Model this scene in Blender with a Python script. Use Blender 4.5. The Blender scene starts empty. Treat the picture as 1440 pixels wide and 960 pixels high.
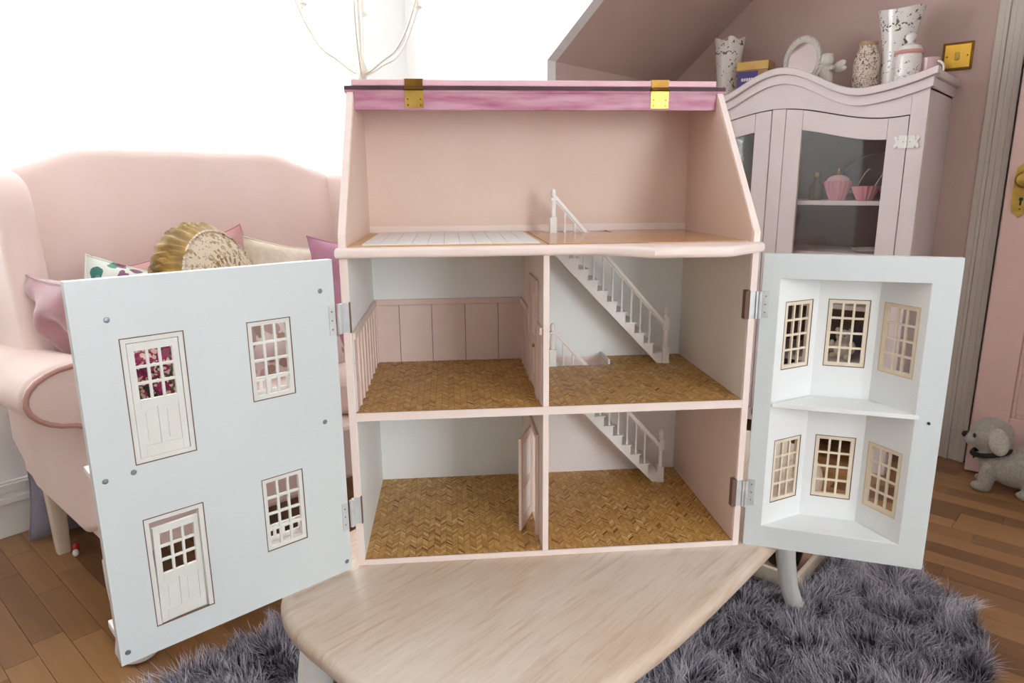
import bpy, bmesh, math, random
from mathutils import Vector, Matrix, noise
R = math.radians
PI = math.pi
rnd = random.Random(7)

# ------------------------------------------------------------------ camera, world, light, exposure
scene = bpy.context.scene
C = scene.collection
A = R(46.8)                       # the dolls' house stands turned in the room
TH = 0.45                         # table height
def room(x, y, z=0.0):            # dolls' house frame -> room frame
    return Vector((x*math.cos(A) - y*math.sin(A), x*math.sin(A) + y*math.cos(A), z + TH))
cam_d = bpy.data.cameras.new('camera'); cam = bpy.data.objects.new('camera', cam_d); C.objects.link(cam)
cam_d.lens = 24; cam_d.sensor_width = 36; cam_d.clip_start = 0.02
cam.location = room(0.15866, -0.99029, 0.58245)
cam.rotation_euler = (R(77.1796), R(0.4085), R(-5.1542) + A)
scene.camera = cam

world = bpy.data.worlds.new('overcast_sky'); scene.world = world; world.use_nodes = True
wn = world.node_tree.nodes; wn.clear()
wo = wn.new('ShaderNodeOutputWorld'); wb = wn.new('ShaderNodeBackground')
wb.inputs[0].default_value = (0.86, 0.94, 1.0, 1); wb.inputs[1].default_value = 13.0
world.node_tree.links.new(wb.outputs[0], wo.inputs[0])

def portal(name, loc, rot, sx, sy):           # marks a window opening for the sky sampling
    l = bpy.data.lights.new(name, 'AREA'); l.shape = 'RECTANGLE'; l.size = sx; l.size_y = sy
    l.cycles.is_portal = True
    o = bpy.data.objects.new(name, l); C.objects.link(o); o.location = loc; o.rotation_euler = rot
portal('window_portal_sofa', (-1.74, 0.125, 1.43), (0, R(-90), 0), 1.25, 2.05)
portal('window_portal_far', (2.49, -0.33, 1.235), (0, R(90), 0), 1.23, 0.70)

scene.view_settings.view_transform = 'Standard'
scene.view_settings.look = 'None'
scene.view_settings.exposure = 0.68
scene.view_settings.gamma = 1.0
scene.view_settings.use_curve_mapping = False
scene.cycles.use_denoising = True
scene.cycles.max_bounces = 10
scene.cycles.diffuse_bounces = 6
scene.cycles.transparent_max_bounces = 12
scene.cycles.sample_clamp_indirect = 8.0

# ------------------------------------------------------------------ materials
def lin(h):
    h = h.lstrip('#'); v = [int(h[i:i+2], 16)/255 for i in (0, 2, 4)]
    return tuple(c/12.92 if c <= .04045 else ((c+.055)/1.055)**2.4 for c in v) + (1,)
MATS = {}
def mat(name, c1, c2=None, rough=.55, scale=8, stretch=(1, 1, 1), bump=0.0, metal=0.0, detail=4, contrast=(.3, .7), sheen=0.0, coat=0.0, spec=.5, bscale=None):
    if name in MATS: return MATS[name]
    m = bpy.data.materials.new(name); m.use_nodes = True; nt = m.node_tree; N = nt.nodes; L = nt.links
    p = N['Principled BSDF']; p.inputs['Roughness'].default_value = rough; p.inputs['Metallic'].default_value = metal
    p.inputs['Specular IOR Level'].default_value = spec
    if sheen: p.inputs['Sheen Weight'].default_value = sheen
    if coat: p.inputs['Coat Weight'].default_value = coat
    tc = N.new('ShaderNodeTexCoord'); mp = N.new('ShaderNodeMapping'); mp.inputs['Scale'].default_value = stretch
    L.new(tc.outputs['Object'], mp.inputs[0])
    nz = N.new('ShaderNodeTexNoise'); nz.inputs['Scale'].default_value = scale; nz.inputs['Detail'].default_value = detail
    L.new(mp.outputs[0], nz.inputs['Vector'])
    cr = N.new('ShaderNodeValToRGB'); cr.color_ramp.elements[0].position = contrast[0]; cr.color_ramp.elements[1].position = contrast[1]
    cr.color_ramp.elements[0].color = lin(c1); cr.color_ramp.elements[1].color = lin(c2 or c1)
    L.new(nz.outputs['Fac'], cr.inputs[0]); L.new(cr.outputs[0], p.inputs['Base Color'])
    if bump:
        b = N.new('ShaderNodeBump'); b.inputs['Strength'].default_value = bump; b.inputs['Distance'].default_value = .002
        src = nz
        if bscale:
            src = N.new('ShaderNodeTexNoise'); src.inputs['Scale'].default_value = bscale; src.inputs['Detail'].default_value = 3
            L.new(mp.outputs[0], src.inputs['Vector'])
        L.new(src.outputs['Fac'], b.inputs['Height']); L.new(b.outputs[0], p.inputs['Normal'])
    MATS[name] = m
    return m

def attr_mat(name, stops, rough=.5, attr='tone', grain=None, coat=0.0, rand=0.0):
    """colour from a stored tone per piece (+ a random tone per object) with a fine grain on top"""
    m = bpy.data.materials.new(name); m.use_nodes = True; nt = m.node_tree; N = nt.nodes; L = nt.links
    p = N['Principled BSDF']; p.inputs['Roughness'].default_value = rough
    if coat: p.inputs['Coat Weight'].default_value = coat; p.inputs['Coat Roughness'].default_value = .25
    at = N.new('ShaderNodeAttribute'); at.attribute_name = attr
    src = at.outputs['Fac']
    if rand:
        oi = N.new('ShaderNodeObjectInfo'); ml = N.new('ShaderNodeMath'); ml.operation = 'MULTIPLY'; ml.inputs[1].default_value = rand
        L.new(oi.outputs['Random'], ml.inputs[0]); ad = N.new('ShaderNodeMath'); ad.operation = 'ADD'
        L.new(src, ad.inputs[0]); L.new(ml.outputs[0], ad.inputs[1]); src = ad.outputs[0]
    if grain:
        g = N.new('ShaderNodeNewGeometry'); mp = N.new('ShaderNodeMapping'); mp.inputs['Scale'].default_value = grain[0]
        L.new(g.outputs['Position'], mp.inputs[0])
        if rand:
            cx = N.new('ShaderNodeCombineXYZ'); m2 = N.new('ShaderNodeMath'); m2.operation = 'MULTIPLY'; m2.inputs[1].default_value = 37.0
            L.new(oi.outputs['Random'], m2.inputs[0])
            L.new(m2.outputs[0], cx.inputs[0]); L.new(cx.outputs[0], mp.inputs['Location'])
        nz = N.new('ShaderNodeTexNoise'); nz.inputs['Scale'].default_value = 1; nz.inputs['Detail'].default_value = 5; nz.inputs['Distortion'].default_value = .6
        L.new(mp.outputs[0], nz.inputs['Vector'])
        ms = N.new('ShaderNodeMath'); ms.operation = 'MULTIPLY_ADD'; ms.inputs[1].default_value = grain[1]; ms.inputs[2].default_value = -grain[1]/2
        L.new(nz.outputs['Fac'], ms.inputs[0]); a2 = N.new('ShaderNodeMath'); a2.operation = 'ADD'
        L.new(src, a2.inputs[0]); L.new(ms.outputs[0], a2.inputs[1]); src = a2.outputs[0]
    cr = N.new('ShaderNodeValToRGB'); e = cr.color_ramp.elements
    e[0].position = stops[0][0]; e[0].color = lin(stops[0][1]); e[1].position = stops[-1][0]; e[1].color = lin(stops[-1][1])
    for ps, c in stops[1:-1]:
        k = e.new(ps); k.color = lin(c)
    L.new(src, cr.inputs[0]); L.new(cr.outputs[0], p.inputs['Base Color'])
    MATS[name] = m
    return m

def floral(name, base, cols, scale, rough=.35, amount=.5, size=.32, sheen=0.0, bump=0.0):
    """painted sprigs: scattered dots of several colours over a plain ground"""
    m = bpy.data.materials.new(name); m.use_nodes = True; nt = m.node_tree; N = nt.nodes; L = nt.links
    p = N['Principled BSDF']; p.inputs['Roughness'].default_value = rough
    if sheen: p.inputs['Sheen Weight'].default_value = sheen
    tc = N.new('ShaderNodeTexCoord'); nz = N.new('ShaderNodeTexNoise'); nz.inputs['Scale'].default_value = scale*1.3
    add = N.new('ShaderNodeMixRGB'); add.blend_type = 'ADD'; add.inputs[0].default_value = .035
    L.new(tc.outputs['Object'], nz.inputs['Vector']); L.new(tc.outputs['Object'], add.inputs[1]); L.new(nz.outputs['Color'], add.inputs[2])
    prev = None
    for i, c in enumerate(cols):
        v = N.new('ShaderNodeTexVoronoi'); v.inputs['Scale'].default_value = scale*(1 + .37*i)
        mp = N.new('ShaderNodeMapping'); mp.inputs['Location'].default_value = (i*3.1, i*1.7, i*.9)
        L.new(add.outputs[0], mp.inputs[0]); L.new(mp.outputs[0], v.inputs['Vector'])
        lt = N.new('ShaderNodeMath'); lt.operation = 'LESS_THAN'; lt.inputs[1].default_value = size
        L.new(v.outputs['Distance'], lt.inputs[0])
        sp = N.new('ShaderNodeSeparateColor'); L.new(v.outputs['Color'], sp.inputs[0])
        l2 = N.new('ShaderNodeMath'); l2.operation = 'LESS_THAN'; l2.inputs[1].default_value = amount
        L.new(sp.outputs[0], l2.inputs[0])
        mu = N.new('ShaderNodeMath'); mu.operation = 'MULTIPLY'; L.new(lt.outputs[0], mu.inputs[0]); L.new(l2.outputs[0], mu.inputs[1])
        mx = N.new('ShaderNodeMixRGB'); L.new(mu.outputs[0], mx.inputs[0])
        if prev is None: mx.inputs[1].default_value = lin(base)
        else: L.new(prev, mx.inputs[1])
        mx.inputs[2].default_value = lin(c); prev = mx.outputs[0]
    L.new(prev, p.inputs['Base Color'])
    if bump:
        b = N.new('ShaderNodeBump'); b.inputs['Strength'].default_value = bump; b.inputs['Distance'].default_value = .003
        L.new(nz.outputs['Fac'], b.inputs['Height']); L.new(b.outputs[0], p.inputs['Normal'])
    MATS[name] = m
    return m

def glass_mat(name, tint=(.95, .94, .93, 1), refl=.06):
    m = bpy.data.materials.new(name); m.use_nodes = True; N = m.node_tree.nodes; L = m.node_tree.links; N.clear()
    o = N.new('ShaderNodeOutputMaterial'); t = N.new('ShaderNodeBsdfTransparent'); t.inputs[0].default_value = tint
    g = N.new('ShaderNodeBsdfGlossy'); g.inputs['Roughness'].default_value = .03
    mx = N.new('ShaderNodeMixShader'); mx.inputs[0].default_value = refl
    L.new(t.outputs[0], mx.inputs[1]); L.new(g.outputs[0], mx.inputs[2]); L.new(mx.outputs[0], o.inputs[0])
    MATS[name] = m
    return m

def slat_mat(name):
    m = bpy.data.materials.new(name); m.use_nodes = True; N = m.node_tree.nodes; L = m.node_tree.links
    p = N['Principled BSDF']; p.inputs['Base Color'].default_value = (.85, .85, .84, 1); p.inputs['Roughness'].default_value = .5
    t = N.new('ShaderNodeBsdfTranslucent'); t.inputs[0].default_value = (.9, .9, .88, 1)
    mx = N.new('ShaderNodeMixShader'); mx.inputs[0].default_value = .42; o = N['Material Output']
    L.new(p.outputs[0], mx.inputs[1]); L.new(t.outputs[0], mx.inputs[2]); L.new(mx.outputs[0], o.inputs[0])
    MATS[name] = m
    return m

white_wall = mat('white_wall_paint', '#efeeec', '#f3f2f0', rough=.7, scale=3)
pink_wall = mat('dusty_pink_wall_paint', '#c8aea6', '#ceb5ad', rough=.75, scale=2.5, bump=.05, bscale=180)
ceil_mat = mat('white_ceiling_paint', '#eeeae8', '#f2eeec', rough=.8, scale=3)
trim_white = mat('white_gloss_trim', '#e6e4df', '#ebe9e5', rough=.35, scale=4)
trim_grey = mat('warm_white_architrave_paint', '#cfc6bb', '#d6cdc3', rough=.4, scale=4)
door_pink = mat('pink_door_paint', '#d6b3a9', '#dcbab0', rough=.4, scale=5)
fac_white = mat('facade_white_paint', '#cfd5d6', '#d4dadb', rough=.38, scale=5, bump=.04, bscale=60)
bay_white = mat('bay_white_paint', '#e8eaea', '#edefee', rough=.42, scale=6)
dh_pink = mat('pale_pink_carcass_paint', '#ecd9d0', '#f0dfd7', rough=.5, scale=20, bump=.06, bscale=220)
dh_peach = mat('attic_peach_paint', '#e0c6b6', '#e4ccbd', rough=.6, scale=9)
dh_white = mat('room_white_paint', '#eceeec', '#f0f1f0', rough=.55, scale=9)
dh_warm = mat('room_warm_white_paint', '#e8e0d6', '#ebe4db', rough=.55, scale=9)
dh_blush = mat('room_blush_paint', '#e2cabd', '#e6d0c4', rough=.6, scale=9)
dh_lilac = mat('room_pinkish_white_paint', '#ece4e2', '#efe8e6', rough=.6, scale=9)
dh_panel = mat('wainscot_pink_paint', '#e0c8bf', '#e4cec5', rough=.55, scale=30)
gap_dark = mat('dark_joint', '#6f5548', '#7a6052', rough=.9)
roof_pink = mat('brushed_rose_roof_paint', '#a9587a', '#c897a8', rough=.5, scale=14, stretch=(.8, 2, 6), contrast=(.3, .62))
roof_light = mat('light_rose_roof_paint', '#e3b0bb', '#ecc2ca', rough=.5, scale=14)
plum = mat('dark_plum', '#40202c', '#56303c', rough=.6, scale=30)
brass = mat('aged_brass', '#a3853f', '#c2a252', rough=.32, scale=40, metal=.9)
brass_dark = mat('dark_brass', '#6b4a1c', '#8a6428', rough=.35, scale=30, metal=.85)
brass_bright = mat('polished_brass', '#c79a3c', '#d6ab4a', rough=.22, scale=20, metal=.95)
steel = mat('hinge_steel', '#c3c5c6', '#d2d4d5', rough=.45, scale=60, metal=.25)
screw_m = mat('screw_grey', '#7d8287', '#8d9297', rough=.4, scale=60, metal=.6)
tan_edge = mat('laser_cut_tan_wood', '#cdb389', '#dcc8a3', rough=.6, scale=40)
sash_white = mat('sash_cream_paint', '#d9d8d2', '#dfded8', rough=.5, scale=30)
stair_white = mat('stair_white_paint', '#ebe6e2', '#f0ebe8', rough=.5, scale=30)
bare_wood = mat('bare_plywood', '#c99f74', '#dab78e', rough=.55, scale=18, stretch=(1, 6, 1))
sofa_m = mat('pale_pink_linen', '#e6cdc5', '#ebd4cd', rough=.85, scale=6, bump=.25, bscale=420, sheen=.25)
pipe_m = mat('pink_piping', '#bd8f84', '#c59a8f', rough=.85, scale=20)
oak_leg = mat('pale_limed_wood', '#d8c9b4', '#e2d5c2', rough=.5, scale=14, stretch=(3, 3, .5))
white_leg = mat('white_lacquer', '#e9e8e3', '#efeeea', rough=.3, scale=6)
cab_m = mat('cabinet_pale_pink_paint', '#dccecd', '#e1d4d3', rough=.42, scale=5)
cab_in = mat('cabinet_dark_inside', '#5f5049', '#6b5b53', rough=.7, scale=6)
porcelain_w = mat('white_porcelain', '#ece7e3', '#f0ece8', rough=.15, scale=5)
pinkglaze = mat('pink_glaze', '#d58f9e', '#e0a2b0', rough=.18, scale=8)
silver = mat('silver', '#9a9a98', '#b0b0ae', rough=.25, scale=10, metal=.95)
black_m = mat('black_satin', '#0c0c0d', '#141415', rough=.45, scale=10)
def limed(name):
    m = bpy.data.materials.new(name); m.use_nodes = True; N = m.node_tree.nodes; L = m.node_tree.links; p = N['Principled BSDF']
    p.inputs['Roughness'].default_value = .38
    tc = N.new('ShaderNodeTexCoord')
    def nz(sc, st, det, dist=0.0):
        mp = N.new('ShaderNodeMapping'); mp.inputs['Scale'].default_value = st; L.new(tc.outputs['Object'], mp.inputs[0])
        n = N.new('ShaderNodeTexNoise'); n.inputs['Scale'].default_value = sc; n.inputs['Detail'].default_value = det; n.inputs['Distortion'].default_value = dist
        L.new(mp.outputs[0], n.inputs['Vector']); return n.outputs['Fac']
    big = nz(2.6, (1.6, .8, 1), 3); fine = nz(9, (11, .9, 3), 8, .4); hair = nz(30, (9, .7, 3), 4)
    r1 = N.new('ShaderNodeValToRGB'); r1.color_ramp.elements[0].position = .35; r1.color_ramp.elements[0].color = lin('#cfb9a4'); r1.color_ramp.elements[1].position = .62; r1.color_ramp.elements[1].color = lin('#ddd1c4')
    L.new(big, r1.inputs[0])
    r2 = N.new('ShaderNodeValToRGB'); r2.color_ramp.elements[0].position = .30; r2.color_ramp.elements[0].color = (1, 1, 1, 1); r2.color_ramp.elements[1].position = .47; r2.color_ramp.elements[1].color = (0, 0, 0, 1)
    L.new(fine, r2.inputs[0])
    gate = N.new('ShaderNodeMath'); gate.operation = 'MULTIPLY'; g2 = N.new('ShaderNodeMapRange'); g2.inputs[1].default_value = .42; g2.inputs[2].default_value = .68; g2.inputs[3].default_value = .55; g2.inputs[4].default_value = .08
    L.new(big, g2.inputs[0]); L.new(r2.outputs[0], gate.inputs[0]); L.new(g2.outputs[0], gate.inputs[1])
    mx = N.new('ShaderNodeMixRGB'); mx.inputs[2].default_value = lin('#b58f6f'); L.new(gate.outputs[0], mx.inputs[0]); L.new(r1.outputs[0], mx.inputs[1])
    m2 = N.new('ShaderNodeMixRGB'); m2.blend_type = 'SOFT_LIGHT'; m2.inputs[0].default_value = .35; L.new(mx.outputs[0], m2.inputs[1]); L.new(hair, m2.inputs[2])
    L.new(m2.outputs[0], p.inputs['Base Color'])
    b = N.new('ShaderNodeBump'); b.inputs['Strength'].default_value = .12; b.inputs['Distance'].default_value = .001; L.new(fine, b.inputs['Height']); L.new(b.outputs[0], p.inputs['Normal'])
    return m
table_m = limed('whitewashed_wood')
pane_m = glass_mat('clear_pane')
blind_m = slat_mat('white_blind_slat')
floor_m = attr_mat('oak_strip', [(0, '#7d5534'), (.35, '#996d45'), (.65, '#a8794b'), (1, '#ba8c5b')], rough=.38, grain=((3.0, 55, 1), .75), rand=.0, coat=.15)
floor_i = attr_mat('oak_strip_single', [(0, '#785435'), (.35, '#8a6441'), (.65, '#976e46'), (1, '#a67c50')], rough=.38, grain=((3.0, 55, 1), .75), rand=1.0, coat=.15)
parquet_m = attr_mat('printed_parquet', [(0, '#5c3a14'), (.12, '#94662a'), (.45, '#c6934c'), (.75, '#dbad68'), (1, '#eccb94')], rough=.4, grain=((260, 260, 1), .35))
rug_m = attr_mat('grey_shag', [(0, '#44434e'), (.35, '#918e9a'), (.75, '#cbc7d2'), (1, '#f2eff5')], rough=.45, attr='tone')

# ------------------------------------------------------------------ mesh helpers
class MB:
    def __init__(s): s.v = []; s.f = []; s.sm = []; s.tone = []
    def _add(s, vs, fs, smooth=False):
        o = len(s.v); s.v += [tuple(v) for v in vs]; s.f += [tuple(i+o for i in f) for f in fs]; s.sm += [smooth]*len(fs)
        return s
    def box(s, x0, x1, y0, y1, z0, z1):
        return s._add([(x0,y0,z0),(x1,y0,z0),(x1,y1,z0),(x0,y1,z0),(x0,y0,z1),(x1,y0,z1),(x1,y1,z1),(x0,y1,z1)],
                      [(3,2,1,0),(4,5,6,7),(0,1,5,4),(1,2,6,5),(2,3,7,6),(3,0,4,7)])
    def prism(s, poly, a, b, f, smooth=False):
        """extrude a 2-D outline from a to b; f(u, v, w) -> xyz"""
        n = len(poly); vs = [f(u, v, a) for u, v in poly] + [f(u, v, b) for u, v in poly]
        s._add(vs, [tuple(range(n-1, -1, -1)), tuple(range(n, 2*n))])
        o = len(s.v) - 2*n
        for i in range(n):
            j = (i+1) % n; s.f.append((o+i, o+j, o+n+j, o+n+i)); s.sm.append(smooth)
        return s
    def lathe(s, prof, c=(0, 0, 0), n=20, sq=(1, 1), flute=0, fl=0.0, rot=None, smooth=True):
        vs = []; fs = []; m = len(prof)
        for r, z in prof:
            for k in range(n):
                a = 2*PI*k/n; q = r*(1 + fl*math.cos(flute*a)) if flute else r
                p = Vector((q*math.cos(a)*sq[0], q*math.sin(a)*sq[1], z))
                if rot: p = rot @ p
                vs.append((p.x+c[0], p.y+c[1], p.z+c[2]))
        for i in range(m-1):
            for k in range(n):
                k2 = (k+1) % n; fs.append((i*n+k, i*n+k2, (i+1)*n+k2, (i+1)*n+k))
        fs.append(tuple(range(n-1, -1, -1))); fs.append(tuple((m-1)*n+k for k in range(n)))
        return s._add(vs, fs, smooth)
    def loft(s, rings, n=14, smooth=True, sup=2.0):
        """rings: (cx, cy, z, rx, ry), superellipse sections stacked up"""
        vs = []; fs = []
        for cx, cy, z, rx, ry in rings:
            for k in range(n):
                a = 2*PI*k/n; c, t = math.cos(a), math.sin(a)
                vs.append((cx + rx*math.copysign(abs(c)**(2/sup), c), cy + ry*math.copysign(abs(t)**(2/sup), t), z))
        m = len(rings)
        for i in range(m-1):
            for k in range(n):
                k2 = (k+1) % n; fs.append((i*n+k, i*n+k2, (i+1)*n+k2, (i+1)*n+k))
        fs.append(tuple(range(n-1, -1, -1))); fs.append(tuple((m-1)*n+k for k in range(n)))
        return s._add(vs, fs, smooth)
    def tube(s, pts, r, n=8, closed=False):
        pts = [Vector(p) for p in pts]; m = len(pts); vs = []; fs = []
        rs = r if isinstance(r, (list, tuple)) else [r]*m
        up = None
        for i, p in enumerate(pts):
            if closed: t = pts[(i+1) % m] - pts[i-1]
            else: t = pts[min(i+1, m-1)] - pts[max(i-1, 0)]
            t.normalize()
            if up is None: up = Vector((0, 0, 1)) if abs(t.z) < .9 else Vector((1, 0, 0))
            a = t.cross(up).normalized(); b = a.cross(t).normalized(); up = b
            for k in range(n):
                q = 2*PI*k/n; vs.append(p + a*(rs[i]*math.cos(q)) + b*(rs[i]*math.sin(q)))
        for i in range(m if closed else m-1):
            j = (i+1) % m
            for k in range(n):
                k2 = (k+1) % n; fs.append((i*n+k2, i*n+k, j*n+k, j*n+k2))
        if not closed:
            fs.append(tuple(range(n))); fs.append(tuple((m-1)*n+k for k in range(n-1, -1, -1)))
        return s._add(vs, fs, True)
    def ellip(s, c, r, n=16, m=10, rot=None):
        prof = [(max(math.sin(PI*i/m), 1e-3), -math.cos(PI*i/m)) for i in range(m+1)]
        vs = []; fs = []
        for q, z in prof:
            for k in range(n):
                a = 2*PI*k/n; p = Vector((q*math.cos(a)*r[0], q*math.sin(a)*r[1], z*r[2]))
                if rot: p = rot @ p
                vs.append((p.x+c[0], p.y+c[1], p.z+c[2]))
        for i in range(m):
            for k in range(n):
                k2 = (k+1) % n; fs.append((i*n+k, i*n+k2, (i+1)*n+k2, (i+1)*n+k))
        fs.append(tuple(range(n-1, -1, -1))); fs.append(tuple(m*n+k for k in range(n)))
        return s._add(vs, fs, True)
    def puffy(s, poly, a, b, r, f, seg=4):
        """outline extruded a..b with rounded edges of radius r"""
        n = len(poly); P = [Vector(p) for p in poly]
        ar = sum(P[i].x*P[(i+1) % n].y - P[(i+1) % n].x*P[i].y for i in range(n)); sg = 1 if ar > 0 else -1
        nor = []
        for i in range(n):
            e1 = (P[i]-P[i-1]).normalized(); e2 = (P[(i+1) % n]-P[i]).normalized()
            nn = Vector((-(e1.y+e2.y), e1.x+e2.x)); nn = nn.normalized() if nn.length > 1e-6 else Vector((-e1.y, e1.x))
            nor.append(nn*sg)                       # inward
        rings = []
        for k in range(seg+1):
            t = PI/2*k/seg; rings.append((r*(1-math.sin(t)), a + r*(1-math.cos(t))))
        for k in range(seg+1):
            t = PI/2*k/seg; rings.append((r*(1-math.cos(t)), b - r*(1-math.sin(t))))
        vs = []; fs = []
        for ins, w in rings:
            for i in range(n):
                q = P[i] + nor[i]*ins; vs.append(f(q.x, q.y, w))
        m = len(rings)
        for j in range(m-1):
            for i in range(n):
                k = (i+1) % n; fs.append((j*n+i, j*n+k, (j+1)*n+k, (j+1)*n+i))
        fs.append(tuple(range(n-1, -1, -1))); fs.append(tuple((m-1)*n+i for i in range(n)))
        return s._add(vs, fs, True)
    def mesh(s, name, m=None, origin=(0, 0, 0), sharp=None):
        me = bpy.data.meshes.new(name)
        me.from_pydata([(v[0]-origin[0], v[1]-origin[1], v[2]-origin[2]) for v in s.v], [], s.f)
        me.polygons.foreach_set('use_smooth', s.sm)
        if m: me.materials.append(m)
        if s.tone:
            at = me.attributes.new('tone', 'FLOAT', 'FACE'); at.data.foreach_set('value', s.tone)
        bm = bmesh.new(); bm.from_mesh(me); bmesh.ops.recalc_face_normals(bm, faces=bm.faces); bm.to_mesh(me); bm.free()
        if any(s.sm): me.set_sharp_from_angle(angle=sharp or R(38))
        return me
    def obj(s, name, m, parent=None, origin=None, bevel=0.0, sub=0, sharp=None):
        """one mesh object; with a parent the points are in the parent's frame (origin: the parent's place when the points are in room space)"""
        o = bpy.data.objects.new(name, s.mesh(name, m, origin or (0, 0, 0), sharp)); C.objects.link(o)
        if parent: o.parent = parent
        elif origin: o.location = origin
        if bevel:
            b = o.modifiers.new('edge', 'BEVEL'); b.width = bevel; b.segments = 2; b.limit_method = 'ANGLE'; b.angle_limit = R(40)
        if sub:
            q = o.modifiers.new('round', 'SUBSURF'); q.levels = sub; q.render_levels = sub
        return o
def box(*a): return MB().box(*a)
def thing(name, label, cat, loc=(0, 0, 0), rz=0, group=None):
    o = bpy.data.objects.new(name, None); C.objects.link(o); o.location = loc; o.rotation_euler = (0, 0, rz); o.empty_display_size = .05
    return tag(o, label, cat, group)
def tag(o, label, cat, group=None):
    o['label'] = label; o['category'] = cat
    if group: o['group'] = group
    return o
def struct(name, mb, m, bevel=0.0):
    o = mb.obj(name, m, bevel=bevel); o['kind'] = 'structure'; return o
def part(o, label): o['label'] = label; return o
def link_copy(src, name, parent, loc=(0, 0, 0), rot=(0, 0, 0), scale=(1, 1, 1)):
    o = bpy.data.objects.new(name, src.data); C.objects.link(o); o.parent = parent; o.location = loc; o.rotation_euler = rot; o.scale = scale
    for md in src.modifiers:
        if md.type == 'BEVEL':
            b = o.modifiers.new('edge', 'BEVEL'); b.width = md.width; b.segments = md.segments; b.limit_method = 'ANGLE'; b.angle_limit = md.angle_limit
    return o
XYZ = lambda u, v, w: (u, v, w)
XZ = lambda u, v, w: (u, w, v)          # outline in x,z extruded along y
YZ = lambda u, v, w: (w, u, v)          # outline in y,z extruded along x

# ------------------------------------------------------------------ the room
RX0, RX1, RY0, RY1, CZ = -1.60, 1.55, -2.30, 2.40, 2.33
KX, KZ, DY0, DY1 = -0.82, 1.475, -1.35, 1.49        # knee wall, its height, the dormer's two cheeks
SX = KX + (CZ-KZ)/0.839
fl = struct('floor', MB().box(RX0-.15, RX1+.15, RY0-.15, RY1+.9, -.08, -.008).box(RX1+.15, 2.5, -1.5, .5, -.08, -.004), gap_dark)
planks = []; y = RY0
while y < RY1 + .02:
    x = RX0 - rnd.uniform(0, .4)
    while x < RX1:
        l = rnd.choice((.28, .38, .46, .52, .62)); x0 = max(x, RX0); x1 = min(x+l, RX1)
        if x1 - x0 > .03: planks.append((x0, x1, y, min(y+.0655, RY1+.1)))
        x += l
    y += .0655
def seen(p):
    cx, cy = (p[0]+p[1])/2, (p[2]+p[3])/2
    if cx < -.45 and -.75 < cy < .45: return -1.5/(1 + (cx+.9)**2)
    if cx > .15 and .95 < cy < 2.45 and cx < 1.3: return -2/(1 + abs(cx-.6)+abs(cy-1.8)*.3)
    return 1
planks.sort(key=seen)
near = [p for p in planks if seen(p) < 0][:290]; rest = [p for p in planks if p not in set(near)]
for p in near:
    o = box(p[0]+.0005, p[1]-.0005, p[2]+.0005, p[3]-.0005, -.008, 0).obj('plank', floor_i, fl)
mb = MB()
for p in rest:
    mb.box(p[0]+.0005, p[1]-.0005, p[2]+.0005, p[3]-.0005, -.008, 0); mb.tone += [rnd.random()]*6
o = mb.obj('plank_field', floor_m, fl); o['kind'] = 'stuff'

# window wall (behind the sofa), with its opening
WY0, WY1, WZ0, WZ1 = -.90, 1.15, .82, 2.05
mb = MB().box(RX0-.15, RX0, DY0-.1, WY0, -.05, CZ).box(RX0-.15, RX0, WY1, DY1+.1, -.05, CZ)
mb.box(RX0-.15, RX0, WY0, WY1, -.05, WZ0).box(RX0-.15, RX0, WY0, WY1, WZ1, CZ)
struct('wall_left', mb, white_wall)
cheek = [(RX0, -.05), (KX, -.05), (KX, KZ), (SX, CZ), (RX0, CZ)]
struct('wall_cheek', MB().prism(cheek, DY1, DY1+.05, XZ), white_wall)
struct('wall_cheek', MB().prism(cheek, DY0-.05, DY0, XZ), white_wall)
struct('wall_knee', box(KX-.1, KX, DY1+.05, RY1, -.05, KZ), pink_wall)
struct('wall_knee', box(KX-.1, KX, RY0, DY0-.05, -.05, KZ), pink_wall)
slope = [(KX-.1, KZ), (KX, KZ), (SX, CZ), (SX, CZ+.1), (KX-.1, KZ+.1)]
struct('ceiling', MB().prism(slope, DY1+.05, RY1, XZ), pink_wall)
struct('ceiling', MB().prism(slope, RY0, DY0-.05, XZ), pink_wall)
struct('ceiling', MB().box(SX, RX1+.15, RY0-.1, RY1+.1, CZ, CZ+.1).box(RX1+.15, 2.5, -1.5, .5, CZ, CZ+.1).box(RX0-.15, SX, DY0-.1, DY1+.1, CZ, CZ+.1), ceil_mat)
# gable wall with the doorway, front and right walls
GX0, GX1, GZ = .49, 1.27, 2.02
mb = MB().box(RX0-.15, GX0, RY1, RY1+.12, -.05, CZ).box(GX1, RX1+.15, RY1, RY1+.12, -.05, CZ).box(GX0, GX1, RY1, RY1+.12, GZ, CZ)
struct('wall_back', mb, pink_wall)
struct('wall_passage', MB().box(GX0-.2, GX1+.2, RY1+.80, RY1+.9, -.05, CZ).box(GX0-.3, GX0-.2, RY1+.12, RY1+.9, -.05, CZ).box(GX1+.2, GX1+.3, RY1+.12, RY1+.9, -.05, CZ).box(GX0-.3, GX1+.3, RY1+.12, RY1+.9, CZ-.05, CZ+.02), white_wall)
struct('wall_front', box(RX0-.15, RX1+.15, RY0-.12, RY0, -.05, CZ), white_wall)
VX, VY0, VY1, VZ0, VZ1 = 2.35, -.68, .02, .62, 1.85
QY0, QY1 = VY0-.25, VY1+.25                         # the far dormer's cheeks
mb = MB().box(RX1, RX1+.15, RY0-.1, QY0, -.05, CZ).box(RX1, RX1+.15, QY1, RY1+.1, -.05, CZ)
mb.box(RX1+.15, VX+.15, QY0-.1, QY0, -.05, CZ).box(RX1+.15, VX+.15, QY1, QY1+.1, -.05, CZ)
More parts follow.
